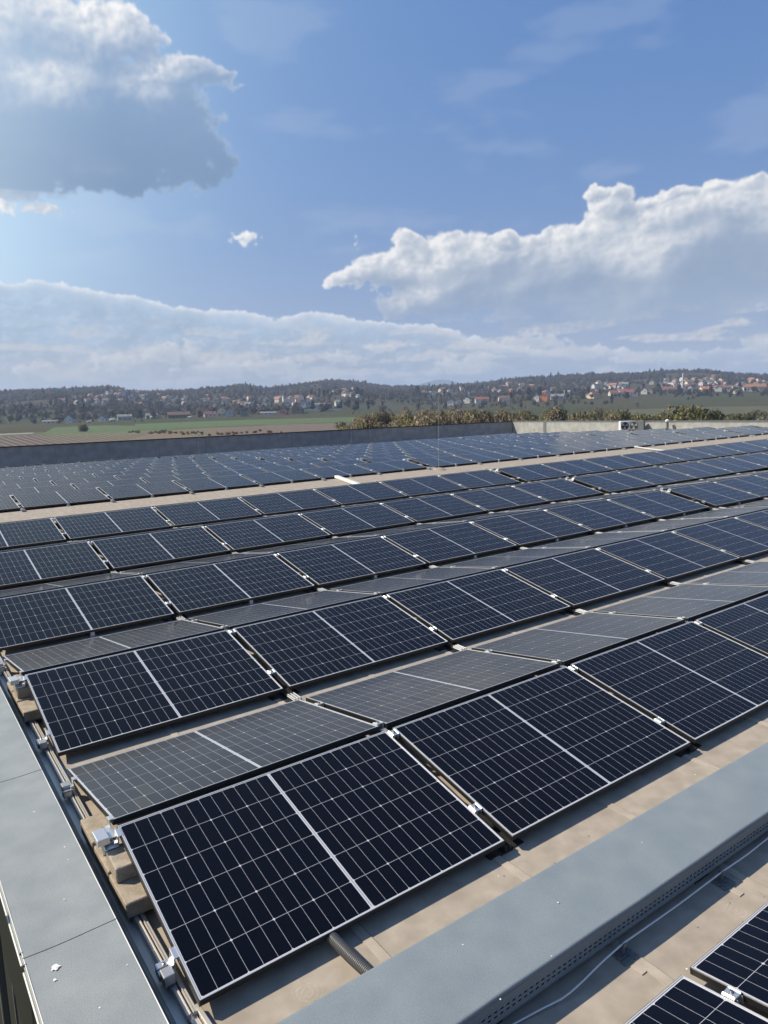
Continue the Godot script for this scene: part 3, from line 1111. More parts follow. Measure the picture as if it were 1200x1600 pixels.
	for r in 5:
		var rz := -r * RIDGE
		var list := [[0.31, 0.278, 0, "lower block nearest the camera"], [0.015, 0.27, 0, "lower block under the bracket"], [-0.285, 0.27, 0, "lower block farthest from the camera"], [0.175, 0.205, 1, "upper block"]]
		if r == 1:
			list = [[0.29, 0.24, 0, "lower block nearest the camera"], [0.03, 0.23, 0, "lower block under the bracket"], [-0.22, 0.23, 0, "lower block farthest from the camera"], [0.02, 0.2, 1, "upper block"]]
		for b in list:
			st = stool()
			var w := 0.185
			bevel(st, Vector3.ZERO, Vector3(w, 0.083, b[1]), 0.005)
			var yy: float = ROOF_Y + 0.045 + 0.042 + b[2] * 0.0835
			var bx := Transform3D(Basis(Vector3.UP, rng.randf_range(-0.02, 0.02)), Vector3(-0.088 + w * 0.5 + b[2] * 0.012, yy, rz + b[0]))
			var o := put("concrete_block", st, M.concrete, self, TN * bx)
			tag(o, "sandy concrete %s on the left rail at the %s" % [b[3], names[r]], "concrete block", "concrete ballast blocks along the left rail")


func splat(st: SurfaceTool, c: Vector3, r: float) -> void:
	var n := 11
	var top := c + Vector3(0, r * 0.22, 0)
	var ring := []
	for k in n:
		var a := TAU * k / n
		ring.append(c + Vector3(cos(a), 0, sin(a)) * r * rng.randf_range(0.55, 1.35))
	for k in n:
		face(st, [top, ring[k], ring[(k + 1) % n]], Vector3.UP)


# ---------------------------------------------------------------- front: cable tray, conduit, wire, holders
func make_front_details() -> void:
	var top := -0.124
	var z0 := 1.503
	var z1 := 1.916
	var x0 := -0.05
	var x1 := 9.0
	var tray := thing("cable_tray", "wide grey covered cable tray with a perforated side, in front of the panels", "cable tray", TN * Transform3D(Basis(Vector3.UP, -0.0098), Vector3.ZERO))
	# cover: a sheet with slight dents and a rolled front edge
	var st := stool()
	var nx := 90
	var prof := [[z0 - 0.002, -0.028], [z0 - 0.002, -0.002], [z0 + 0.001, 0.0]]
	for i in 9:
		prof.append([lerpf(z0 + 0.01, z1 - 0.014, i / 8.0), 0.0])
	for a in [0.0, 30.0, 60.0, 90.0, 120.0]:
		prof.append([z1 - 0.011 + 0.011 * sin(deg_to_rad(a)), -0.011 + 0.011 * cos(deg_to_rad(a))])
	prof.append([z1 - 0.004, -0.026])
	var g := []
	for i in nx + 1:
		var x := lerpf(x0, x1, float(i) / nx)
		var row := []
		for p in prof:
			var mid := clampf((p[0] - z0) / (z1 - z0), 0, 1)
			var wob := 0.0028 * sin(x * 2.3 + 1.0) * sin(PI * mid) + 0.0014 * sin(x * 6.1 + mid * 4.0) * sin(PI * mid)
			var edge := 0.0015 * sin(x * 4.0) + 0.001 * sin(x * 11.0)
			row.append(Vector3(x, top + p[1] + wob, p[0] + (edge if mid > 0.9 else 0.0)))
		g.append(row)
	for i in nx:
		for j in prof.size() - 1:
			for q in [[0, 0], [1, 1], [1, 0], [0, 0], [0, 1], [1, 1]]:
				st.set_smooth_group(0)
				st.add_vertex(g[i + q[0]][j + q[1]])
	st.index()
	st.generate_normals()
	put("cover", st, M.cover, tray)
	# perforated side: two rows of slots left open in the sheet
	st = stool()
	var pitch := 0.034
	var ys := [-0.118, -0.096, -0.088, -0.074, -0.066, -0.022]
	for i in int((x1 - x0) / pitch):
		var xa := x0 + i * pitch
		var xb := xa + pitch * 0.50
		var xc := xa + pitch
		for k in 5:
			var ya: float = top + ys[k]
			var yb: float = top + ys[k + 1]
			for e in [[xa, xb], [xb, xc]]:
				if (k == 1 or k == 3) and e[0] == xa:
					continue
				var s := 0.0
				face(st, [Vector3(e[0] + s, ya, z1 - 0.004), Vector3(e[1] + s, ya, z1 - 0.004), Vector3(e[1] + s, yb, z1 - 0.004), Vector3(e[0] + s, yb, z1 - 0.004)], Vector3.BACK)
	box(st, Vector3((x0 + x1) * 0.5, top - 0.1195, z1 - 0.016), Vector3(x1 - x0, 0.003, 0.028))
	box(st, Vector3((x0 + x1) * 0.5, top - 0.065, z0 + 0.004), Vector3(x1 - x0, 0.108, 0.002))
	put("perforated_side", st, M.cover, tray)
	st = stool()
	box(st, Vector3((x0 + x1) * 0.5, top - 0.115, (z0 + z1) * 0.5 - 0.01), Vector3(x1 - x0, 0.003, z1 - z0 - 0.05))
	put("tray_floor", st, M.alu_shaded, tray)
	st = stool()
	for k in 3:
		var pts := []
		for i in 40:
			pts.append(Vector3(lerpf(x0, x1, i / 39.0), top - 0.098 + 0.004 * sin(i * 0.7 + k), z0 + 0.10 + k * 0.1 + 0.01 * sin(i * 0.5 + k * 2.0)))
		tube(st, pts, 0.014, 6)
	put("cables", st, M.black_plastic, tray)
	for x in [0.95, 2.45, 3.95, 5.45, 6.95]:
		st = stool()
		bevel(st, Vector3(x, (ROOF_Y + top - 0.117) * 0.5, (z0 + z1) * 0.5), Vector3(0.12, top - 0.117 - ROOF_Y, 0.36), 0.002)
		put("support_block", st, M.black_plastic, tray)
	var spots := [[1.02, 1.63, 0.004], [1.55, 1.70, 0.004], [2.25, 1.66, 0.004], [1.28, 1.9, 0.003], [0.95, 1.93, 0.004]]
	for s in spots:
		st = stool()
		splat(st, Vector3(s[0], top + 0.001, s[1]), s[2])
		put("spatter", st, M.dropping, tray)

	# ribbed conduits
	conduit("black ribbed conduit running from under the front panel to the cable tray", [Vector3(0.635, -0.235, 0.80), Vector3(0.638, -0.238, 1.12), Vector3(0.650, -0.240, 1.3), Vector3(0.668, -0.236, 1.50)], 0.029)
	conduit("short ribbed conduit coming out under the lower edge of the cable tray", [Vector3(0.70, -0.245, 1.85), Vector3(0.80, -0.245, 1.94), Vector3(0.845, -0.247, 2.02), Vector3(0.80, -0.247, 2.16)], 0.024)

	# lightning wire on its holders
	var st2 := stool()
	var wy := ROOF_Y + 0.058
	var wp := [[-0.2, 1.935, 0.012], [0.6, 1.93, 0.010], [1.0, 1.94, 0.011], [1.14, 1.96, 0.014], [1.269, 1.985, 0.020], [1.377, 1.987, 0.035], [1.515, 1.98, 0.05], [1.673, 1.976, 0.060], [1.864, 1.977, 0.055], [2.143, 1.98, 0.052], [2.49, 1.984, 0.060], [2.733, 1.987, 0.055], [2.962, 1.985, 0.058], [3.34, 1.988, 0.060], [3.8, 1.99, 0.052], [4.2, 1.99, 0.06], [5.2, 1.99, 0.055], [7.5, 2.0, 0.055]]
	var cv := Curve3D.new()
	for k in wp.size():
		var p := Vector3(wp[k][0], ROOF_Y + wp[k][2], wp[k][1])
		var tg := Vector3.ZERO
		if k > 0 and k < wp.size() - 1:
			tg = Vector3(wp[k + 1][0] - wp[k - 1][0], wp[k + 1][2] - wp[k - 1][2], wp[k + 1][1] - wp[k - 1][1]) / 6.0
		cv.add_point(p, -tg, tg)
	var pts := []
	for k in 160:
		pts.append(cv.sample_baked(cv.get_baked_length() * k / 159.0))
	tube(st2, pts, 0.0042, 8)
	var wire := put("lightning_wire", st2, M.wire, self, TN)
	tag(wire, "thin grey lightning protection wire running beside the cable tray on plastic holders", "wire")
	var holder: Node3D = null
	var hx := [1.673, 2.49, 3.34, 4.2]
	for k in 4:
		var label := "dark plastic wire holder standing %s from the left below the cable tray" % ORD[k]
		var x := TN * at(Vector3(hx[k], ROOF_Y, 1.976 + 0.006 * k))
		if holder:
			copy(holder, "wire_holder", label, x)
			continue
		holder = thing("wire_holder", label, "wire holder", x, "holders of the lightning wire")
		st = stool()
		bevel(st, Vector3(0, 0.006, -0.004), Vector3(0.088, 0.012, 0.052), 0.004)
		bevel(st, Vector3(-0.004, 0.005, 0.038), Vector3(0.088, 0.010, 0.030), 0.004)
		bevel(st, Vector3(0.03, 0.008, 0.012), Vector3(0.03, 0.014, 0.09), 0.003)
		put("base_plate", st, M.dark_plastic, holder)
		st = stool()
		for e in [[-0.022, 0.008], [0.022, 0.012]]:
			lathe(st, [[0.019, 0.010], [0.019, 0.017], [0.014, 0.017], [0.014, 0.012]], Vector3(e[0], 0.0, e[1]), 16)
		put("ring", st, M.dark_plastic, holder)
		st = stool()
		bevel(st, Vector3(0, 0.03, 0), Vector3(0.013, 0.05, 0.016), 0.002)
		bevel(st, Vector3(0, 0.056, 0.0105), Vector3(0.018, 0.022, 0.005), 0.001)
		bevel(st, Vector3(0, 0.056, -0.0105), Vector3(0.018, 0.022, 0.005), 0.001)
		bevel(st, Vector3(-0.008, 0.068, -0.006), Vector3(0.006, 0.012, 0.006), 0.001)
		put("stem", st, M.dark_plastic, holder)
	# small welded patches beside the holders
	for k in 3:
		st = stool()
		bevel(st, Vector3(hx[k] - 0.01, ROOF_Y + 0.003, 2.07), Vector3(0.04, 0.005, 0.06), 0.001)
		put("membrane_patch", st, M.membrane_lap, roof_skin)
	# clamp between the corner panels and their rail
	var rail := thing("mounting_rail", "mounting rail and bright clamp between the panels in the lower right corner", "mounting rail", TN)
	for j in [1, 2]:
		var x := -0.058 + col_x(j) - PL * 0.5 - (STEP - PL) * 0.5
		var rz := 2.246 + RG + PW * cos(TILT)
		st = stool()
		rail_profile(st, x, rz + 0.9, 2.25)
		put("rail_profile", st, M.rail_alu, rail)
		for dn in [0.055, 0.93]:
			var cl := put("joint_clamp", clamp_mesh, M.alu, rail, on_slope(-1, x, rz, dn, 0.0))
			put("bolt", bolt_mesh, M.bolt, cl)
	# chalky stains left by puddles
	for e in [[0.42, 1.30, 0.085, 0], [2.35, 2.14, 0.085, 1], [1.12, 1.33, 0.06, 2], [1.9, 1.36, 0.05, 3]]:
		stain(e[0], e[1], e[2], e[3])
	# grit on the shaded strip
	for k in 26:
		st = stool()
		splat(st, Vector3.ZERO, rng.randf_range(0.002, 0.005))
		var zz := rng.randf_range(2.0, 2.2) if k < 14 else rng.randf_range(1.17, 1.45)
		put("grit", st, M.dropping if k % 3 == 0 else M.bolt, roof_skin, at(Vector3(rng.randf_range(0.2, 3.4), ROOF_Y + 0.001, zz)))


func stain(x: float, z: float, r: float, k: int) -> void:
	var im := Image.create(128, 128, false, Image.FORMAT_RGBA8)
	var n := FastNoiseLite.new()
	n.seed = 300 + k
	n.frequency = 0.05
	for j in 128:
		for i in 128:
			var d := Vector2(i - 63.5, j - 63.5).length() / 63.5 + 0.10 * n.get_noise_2d(i, j)
			var ring := 0.5 + 0.5 * sin(d * 26.0 + 2.0 * n.get_noise_2d(i * 0.6, j * 0.6))
			var al := clampf(0.20 * ring * smoothstep(0.95, 0.6, d) * (0.55 + 0.8 * n.get_noise_2d(i * 2.0, j * 2.0)), 0.0, 0.5)
			im.set_pixel(i, j, Color(0.86, 0.82, 0.76, al))
	var m := StandardMaterial3D.new()
	m.albedo_texture = ImageTexture.create_from_image(im)
	m.transparency = BaseMaterial3D.TRANSPARENCY_ALPHA
	m.roughness = 0.9
	var st := stool()
	face(st, [Vector3(-r, 0, -r), Vector3(r, 0, -r), Vector3(r, 0, r), Vector3(-r, 0, r)], Vector3.UP, [Vector2(0, 0), Vector2(1, 0), Vector2(1, 1), Vector2(0, 1)])
	put("puddle_stain", st, m, roof_skin, at(Vector3(x, ROOF_Y + 0.0042, z)))


func conduit(label: String, pts: Array, r: float) -> void:
	var cv := Curve3D.new()
	for k in pts.size():
		var tg := Vector3.ZERO
		if k > 0 and k < pts.size() - 1:
			tg = (pts[k + 1] - pts[k - 1]) / 6.0
		cv.add_point(pts[k], -tg, tg)
	var l := cv.get_baked_length()
	var n := int(l / 0.0020)
	var p := []
	var rad := []
	for k in n:
		p.append(cv.sample_baked(l * k / (n - 1.0)))
		rad.append(r - 0.0042 * (0.5 - 0.5 * cos(k * TAU / 5.0)))
	var st := stool()
	tube(st, p, rad, 16)
	var o := put("ribbed_conduit", st, M.conduit, self, TN)
	tag(o, label, "conduit")


# ---------------------------------------------------------------- things on the far roof
func make_roof_things() -> void:
	# the lightning rod on its concrete foot beside the walkway
	rod("tall lightning rod on a round concrete foot beside the walkway", TN * Vector3(12.92, -0.28, -12.58), 2.25, true)
	rod("lightning rod among the far rows, left of the photo's middle", TF * Vector3(11.9, -0.1, -16.5), 1.35, false)
	rod("lightning rod in front of the dark parapet wall", TF * Vector3(25.7, 0.2, -24.5), 1.6, false)
	rod("lightning rod at the pale parapet wall, left of the outdoor units", TF * Vector3(41.0, 0.2, -22.3), 1.5, false)
	rod("lightning rod at the pale parapet wall, behind the outdoor units", TF * Vector3(40.7, 0.2, -16.0), 1.6, false)
	rod("lightning rod at the pale parapet wall, right of the vent pipe", TF * Vector3(40.2, 0.2, -10.5), 1.5, false)
	rod("short lightning rod at the pale parapet wall, far right", TF * Vector3(39.8, 0.1, -8.0), 0.7, false)
	# white duct across the walkway
	var st := stool()
	var dx := Transform3D(Basis(Vector3.RIGHT, 0.10), Vector3(9.42, ROOF_Y + 0.085, -12.05))
	bevel(st, Vector3.ZERO, Vector3(0.12, 0.07, 1.35), 0.008, dx)
	var o := put("cable_duct", st, M.white_plastic, self, TN)
	tag(o, "white cable duct lying across the beige walkway", "cable duct")
	st = stool()
	tube(st, [Vector3(22.6, ROOF_Y + 0.15, -12.7), Vector3(22.75, ROOF_Y + 0.09, -12.2), Vector3(22.95, ROOF_Y + 0.04, -11.6)], 0.035, 10)
	o = put("grey_pipe", st, M.wire, self, TN)
	tag(o, "thin grey pipe lying across the walkway at the right", "pipe")
	# outdoor units of the air conditioning
	ac_unit("white air conditioning outdoor unit with a round fan grille, at the pale wall", TF * Transform3D(Basis(Vector3.UP, -0.62), Vector3(40.1, -0.1, -13.4)), true)
	ac_unit("second outdoor unit turned sideways with a dark fan, right of the white one", TF * Transform3D(Basis(Vector3.UP, -1.25), Vector3(39.7, -0.1, -12.3)), false)
	# vent pipe
	var v := thing("vent_pipe", "grey vent pipe with a cap at the pale parapet wall", "vent pipe", TF * at(Vector3(39.6, -0.16, -10.1)))
	st = stool()
	lathe(st, [[0.085, 0.0], [0.085, 0.62], [0.0, 0.62]], Vector3.ZERO, 14)
	put("pipe", st, M.coping_grey, v)
	st = stool()
	lathe(st, [[0.12, 0.64], [0.13, 0.72], [0.05, 0.78], [0.0, 0.78]], Vector3.ZERO, 14)
	put("pipe_cap", st, M.white_plastic, v)


func rod(label: String, where: Vector3, h: float, foot: bool) -> void:
	var o := thing("lightning_rod", label, "lightning rod", at(where))
	var st := stool()
	var lean := Vector3(0.012, 1, 0.0) * h
	tube(st, [Vector3.ZERO, lean * 0.45, lean], [0.008, 0.006, 0.004], 8)
	put("rod", st, M.alu_shaded, o)
	if foot:
		st = stool()
		lathe(st, [[0.25, 0.0], [0.25, 0.035], [0.23, 0.06], [0.14, 0.11], [0.04, 0.125], [0.0, 0.125]], Vector3.ZERO, 24)
		put("concrete_foot", st, M.concrete, o)
		st = stool()
		lathe(st, [[0.26, 0.0], [0.265, 0.02], [0.25, 0.034]], Vector3.ZERO, 24)
		put("foot_rim", st, M.dark_plastic, o)
	else:
		st = stool()
		lathe(st, [[0.03, 0.0], [0.03, 0.08], [0.012, 0.09]], Vector3.ZERO, 10)
		put("socket", st, M.alu_shaded, o)


func ac_unit(label: String, x: Transform3D, front: bool) -> void:
	var o := thing("outdoor_unit", label, "outdoor unit", x, "outdoor units at the pale wall")
	var st := stool()
	bevel(st, Vector3(0, 0.40, 0), Vector3(0.92, 0.64, 0.34), 0.02)
	put("casing", st, M.white_paint if front else M.coping_grey, o)
	st = stool()
	for k in 3:
		var r := 0.25 - k * 0.075
		var pts := []
		for i in 25:
			var a := TAU * i / 24.0
			pts.append(Vector3(-0.16 + cos(a) * r, 0.40 + sin(a) * r, 0.186))
		tube(st, pts, 0.006, 6, false)
	for i in 8:
		var a := PI * i / 8.0
		var d := Vector3(cos(a), sin(a), 0) * 0.25
		tube(st, [Vector3(-0.16, 0.4, 0.186) - d, Vector3(-0.16, 0.4, 0.186) + d], 0.004, 5)
	put("fan_grille", st, M.coping_grey, o)
	st = stool()
	var disc := []
	for i in 24:
		var a := TAU * i / 24.0
		disc.append(Vector3(-0.16 + cos(a) * 0.25, 0.40 + sin(a) * 0.25, 0.1725))
	face(st, disc, Vector3.BACK)
	put("fan_opening", st, M.dark_gap, o)
	st = stool()
	for i in 3:
		var a := TAU * i / 3.0
		face(st, [Vector3(-0.16, 0.4, 0.178), Vector3(-0.16 + cos(a) * 0.22, 0.4 + sin(a) * 0.22, 0.175), Vector3(-0.16 + cos(a + 0.8) * 0.22, 0.4 + sin(a + 0.8) * 0.22, 0.181)], Vector3.BACK)
	put("fan_blades", st, M.wire, o)
	for s in [-1.0, 1.0]:
		st = stool()
		bevel(st, Vector3(s * 0.33, 0.04, 0), Vector3(0.06, 0.08, 0.38), 0.004)
		put("foot", st, M.dark_plastic, o)


# ---------------------------------------------------------------- land
const SKYLINE := [[-60.0, 1.2], [-30.0, 1.5], [5.97, 1.38], [8.29, 1.46], [10.3, 1.55], [12.38, 1.55], [15.4, 1.63], [17.15, 1.22], [20.82, 1.27], [22.72, 1.36], [25.13, 1.64], [27.06, 1.25], [28.54, 1.31], [31.53, 1.72], [34.02, 1.5], [36.51, 1.08], [39.01, 1.0], [42.99, 1.08], [45.93, 1.37], [48.81, 1.41], [50.69, 1.44], [53.0, 1.54], [55.25, 1.49], [59.57, 1.45], [61.64, 1.18], [63.64, 1.05], [65.94, 0.91], [90.0, 1.3], [140.0, 1.5]]
var eye := Vector3.ZERO


func polar(az: float, r: float) -> Vector3:
	var a := deg_to_rad(az)
	return Vector3(eye.x + sin(a) * r, 0, eye.z - cos(a) * r)


func land_height(az: float, r: float) -> float:
	if r < 560:
		return GROUND
	var crest := tan(deg_to_rad(piecewise(SKYLINE, az))) * 1900.0 + eye.y - GROUND - 7.5
	var t := clampf((r - 600.0) / 1300.0, 0.0, 1.0)
	var p := polar(az, r)
	var bump := hill_noise.get_noise_2d(p.x, p.z)
	var h := crest * (t * t * (3.0 - 2.0 * t) * 0.92 + 0.08 * t) + bump * 14.0 * sin(PI * clampf(t, 0, 1))
	if r > 1900:
		h = lerpf(crest, crest * 0.4, clampf((r - 1900.0) / 1500.0, 0, 1))
	return GROUND + maxf(h, 0.0)


func on_land(az: float, r: float) -> Vector3:
	var p := polar(az, r)
	p.y = land_height(az, r)
	return p


# where the line of sight at azimuth and elevation first meets the land
func meet(az: float, el: float) -> Array:
	var r := 90.0
	while r < 2100.0:
		if eye.y + r * tan(deg_to_rad(el)) <= land_height(az, r):
			return [on_land(az, r), r]
		r += 6.0
	return [on_land(az, 1850.0), 1850.0]


func make_landscape() -> void:
	eye = cam.transform.origin
	hill_noise.seed = 5
	hill_noise.frequency = 0.0035
	hill_noise.fractal_octaves = 4
	var tone := FastNoiseLite.new()
	tone.seed = 9
	tone.frequency = 0.004
	tone.fractal_octaves = 4
	var st := stool()
	var rs := [0.0, 40.0, 90.0, 160.0, 240.0, 340.0, 450.0]
	for k in 40:
		rs.append(560.0 + k * 35.0)
	for k in 10:
		rs.append(2050.0 + k * 300.0)
	for k in 6:
		rs.append(6000.0 + k * 4000.0)
	var cols := 300
	var grid := []
	for r in rs:
		var row := []
		for c in cols + 1:
			# finer where the camera looks
			var az := -180.0 + 360.0 * c / cols
			if c < 60:
				az = lerpf(-180, 0, c / 60.0)
			elif c <= 240:
				az = lerpf(0, 75, (c - 60) / 180.0)
			else:
				az = lerpf(75, 180, (c - 240) / 60.0)
			var p := on_land(az, r)
			var v := tone.get_noise_2d(p.x, p.z)
			var col := Color(0.055, 0.07, 0.02).lerp(Color(0.08, 0.07, 0.034), clampf(v * 1.6 + 0.5, 0, 1))
			if r > 700:
				col = col.lerp(Color(0.07, 0.06, 0.042), smoothstep(700, 1100, r) * clampf(0.75 - v * 1.2, 0, 1))
			row.append([p, col])
		grid.append(row)
	for i in rs.size() - 1:
		for c in cols:
			for q in [[0, 0], [1, 1], [0, 1], [0, 0], [1, 0], [1, 1]]:
				var e: Array = grid[i + q[0]][c + q[1]]
				st.set_color(e[1])
				st.set_smooth_group(0)
				st.add_vertex(e[0])
	st.index()
	st.generate_normals()
	struct(put("ground", st, M.land))
	# plots of farmland, each a sheet a little above the one below: corners as [azimuth, distance]
	plot("field", M.field_olive, [[3, 215], [9, 215], [22, 215], [32, 235], [30, 470], [21, 470], [12, 455], [4, 430]], 0.03)
	plot("ploughed_field", M.soil, [[0, 180], [6.5, 180], [10.8, 225], [12.2, 262], [10.2, 400], [4, 400]], 0.06)
	plot("meadow_strip", M.field_green, [[10.5, 400], [16, 330], [21, 440], [15, 575], [11.5, 575]], 0.06)
	plot("straw_field", M.straw, [[16.5, 290], [20, 262], [25, 262], [27.5, 300], [27.0, 410], [22, 410], [18.5, 380]], 0.09)
	plot("pale_ploughed_field", M.soil_pale, [[22.5, 285], [26, 250], [35, 285], [36, 330], [33, 420], [27, 420], [24, 395]], 0.12)
	plot("meadow_strip", M.field_green, [[17, 420], [25, 420], [33, 425], [35, 440], [34, 560], [25, 590], [17, 580]], 0.15)
	plot("farm_track", M.track, [[4, 430], [10, 430], [10.2, 455], [4, 458]], 0.09)
	plot("meadow_strip", M.field_olive, [[53, 300], [70, 300], [70, 560], [60, 600], [53, 560]], 0.06)
	# furrows in the striped field: low ridges of soil
	var fu := stool()
	for k in 30:
		var a0 := on_land(6.0 + k * 0.62, 226.0)
		var a1 := on_land(4.0 + k * 0.50, 395.0)
		var d := (a1 - a0).normalized()
		var s := d.cross(Vector3.UP) * 0.75
		var up := Vector3(0, 0.28, 0)
		face(fu, [a0 - s + Vector3(0, 0.07, 0), a1 - s + Vector3(0, 0.07, 0), a1 + up, a0 + up], -s + Vector3.UP)
		face(fu, [a0 + s + Vector3(0, 0.07, 0), a1 + s + Vector3(0, 0.07, 0), a1 + up, a0 + up], s + Vector3.UP)
	struct(put("furrows", fu, M.soil_pale))
	# far mountain
	st = stool()
	var ridge := [[36.6, 0.2], [38.01, 0.86], [39.02, 1.25], [40.0, 1.46], [40.6, 1.50], [41.3, 1.38], [42.0, 1.18], [42.74, 1.2], [43.4, 1.12], [44.46, 0.9], [46.5, 0.2]]
	for k in ridge.size() - 1:
		var pr := []
		for e in [ridge[k], ridge[k + 1]]:
			var b := polar(e[0], 5600.0)
			var tp := b
			b = polar(e[0], 4900.0)
			b.y = GROUND
			tp.y = eye.y + 5600.0 * tan(deg_to_rad(e[1]))
			var bk := polar(e[0], 6500.0)
			bk.y = GROUND
			pr.append([b, tp, bk])
		face(st, [pr[0][0], pr[1][0], pr[1][1], pr[0][1]], Vector3.UP)
		face(st, [pr[0][2], pr[1][2], pr[1][1], pr[0][1]], Vector3.UP)
	struct(put("mountain", st, M.mountain))
	make_woods()


func plot(called: String, m: Material, c: Array, lift: float) -> void:
	var st := stool()
	var poly := PackedVector2Array()
	for e in c:
		var p := polar(e[0], e[1])
		poly.append(Vector2(p.x, p.z))
	var t := Geometry2D.triangulate_polygon(poly)
	for k in t.size() / 3:
		var q := []
		for j in 3:
			var v := poly[t[k * 3 + j]]
			q.append(Vector3(v.x, GROUND + lift, v.y))
		face(st, q, Vector3.UP)
	struct(put(called, st, m))


# ---------------------------------------------------------------- trees
# a crown of many small leaf or twig faces; twiggy > 0 stretches them upwards like bare branches
func crown(n: int, rx: float, ry: float, size: float, c0: Color, c1: Color, twiggy: float, sd: int, lumps := 5) -> Mesh:
	var r := RandomNumberGenerator.new()
	r.seed = sd
	var st := stool()
	var lobes := []
	for k in lumps:
		var a := r.randf() * TAU
		lobes.append([Vector3(cos(a) * rx * 0.5 * r.randf(), ry * r.randf_range(0.5, 1.35), sin(a) * rx * 0.5 * r.randf()), r.randf_range(0.5, 0.8)])
	for k in n:
		var lb: Array = lobes[r.randi() % lumps]
		var d := Vector3(r.randfn(), r.randfn(), r.randfn()).normalized() * pow(r.randf(), 0.45)
		var p: Vector3 = lb[0] + Vector3(d.x * rx, d.y * ry, d.z * rx) * lb[1]
		p.y = maxf(p.y, 0.1 * ry)
		var u := Vector3(r.randfn(), r.randfn(), r.randfn()).normalized()
		if twiggy > 0:
			u = (Vector3(p.x, 0, p.z) * 0.35 + Vector3(0, ry * 0.7, 0) + u * ry * 0.4).normalized()
		var v := u.cross(Vector3(r.randfn(), r.randfn(), r.randfn())).normalized()
		var s := size * r.randf_range(0.6, 1.4)
		var col := c0.lerp(c1, r.randf())
		var lu := s * (1.0 + twiggy * 3.0)
		var lv := s * (1.0 - twiggy * 0.75)
		st.set_color(col)
		var nn := v.cross(u).normalized()
		for q in [p - u * lu - v * lv * 0.6, p - u * lu * 0.2 + v * lv, p + u * lu]:
			st.set_color(col)
			st.set_normal((d + nn * 0.6).normalized())
			st.add_vertex(q)
		for q in [p - u * lu, p + u * lu * 0.6 - v * lv, p + u * lu * 0.3 + v * lv]:
			st.set_color(col)
			st.set_normal((d - nn * 0.6).normalized())
			st.add_vertex(q)
	return st.commit()


func make_woods() -> void:
	var kinds := []
	# bare grey-brown, bare reddish, dark conifer, pale spring green
	kinds.append(["bare_woodland", "grey brown bare woodland covering the hills behind the village", crown(130, 4.2, 4.4, 0.62, Color(0.105, 0.09, 0.072), Color(0.20, 0.172, 0.135), 0.25, 1, 7), 9500])
	kinds.append(["reddish_woodland", "reddish brown bare trees mixed through the hillside woods", crown(120, 3.8, 4.2, 0.6, Color(0.12, 0.095, 0.078), Color(0.21, 0.17, 0.135), 0.3, 2, 7), 5500])
	kinds.append(["conifer_woodland", "dark green conifers scattered through the hillside woods", crown(130, 2.6, 6.2, 0.8, Color(0.014, 0.026, 0.016), Color(0.03, 0.046, 0.026), 0.0, 3, 4), 650])
	kinds.append(["budding_woodland", "pale green budding trees scattered through the hillside woods", crown(110, 3.6, 4.2, 0.7, Color(0.075, 0.09, 0.035), Color(0.13, 0.145, 0.065), 0.0, 4), 1700])
	kinds.append(["blossom_woodland", "whitish blossoming trees scattered over the lower hillsides", crown(90, 2.6, 2.8, 0.6, Color(0.28, 0.26, 0.22), Color(0.42, 0.40, 0.34), 0.0, 6), 330])
	var patch := FastNoiseLite.new()
	patch.seed = 31
	patch.frequency = 0.0045
	patch.fractal_octaves = 3
	for kd in kinds:
		var mm := MultiMesh.new()
		mm.transform_format = MultiMesh.TRANSFORM_3D
		mm.mesh = kd[2]
		var list := []
		var tries := 0
		while list.size() < kd[3] and tries < kd[3] * 6:
			tries += 1
			var az := rng.randf_range(-6.0, 78.0)
			var u := rng.randf()
			var r := lerpf(720.0, 1960.0, pow(u, 0.62))
			if kd[0] == "blossom_woodland":
				r = rng.randf_range(640.0, 1350.0)
			var p := on_land(az, r)
			var v := patch.get_noise_2d(p.x, p.z)
			if kd[0] == "conifer_woodland" and patch.get_noise_2d(p.z + 900.0, p.x) < 0.12:
				continue
			# clearings, more of them low down and where the village climbs
			var clear := 0.08 + 0.24 * smoothstep(1300.0, 800.0, r)
			if r < 1650 and v > 0.46 - clear:
				continue
			if az > 51 and az < 63 and r < 1350 and rng.randf() < 0.55:
				continue
			var s := rng.randf_range(0.45, 1.0)
			if r < 1000:
				s *= 0.8
			list.append(Transform3D(Basis(Vector3.UP, rng.randf() * TAU).scaled(Vector3(s, s * rng.randf_range(0.8, 1.3), s)), p - Vector3(0, 0.4, 0)))
		mm.instance_count = list.size()
		for k in list.size():
			mm.set_instance_transform(k, list[k])
		var mi := MultiMeshInstance3D.new()
		mi.name = kd[0]
		mi.multimesh = mm
		mi.material_override = M.foliage
		add_child(mi)
		tag(mi, kd[1], "woods")
		stuff(mi)


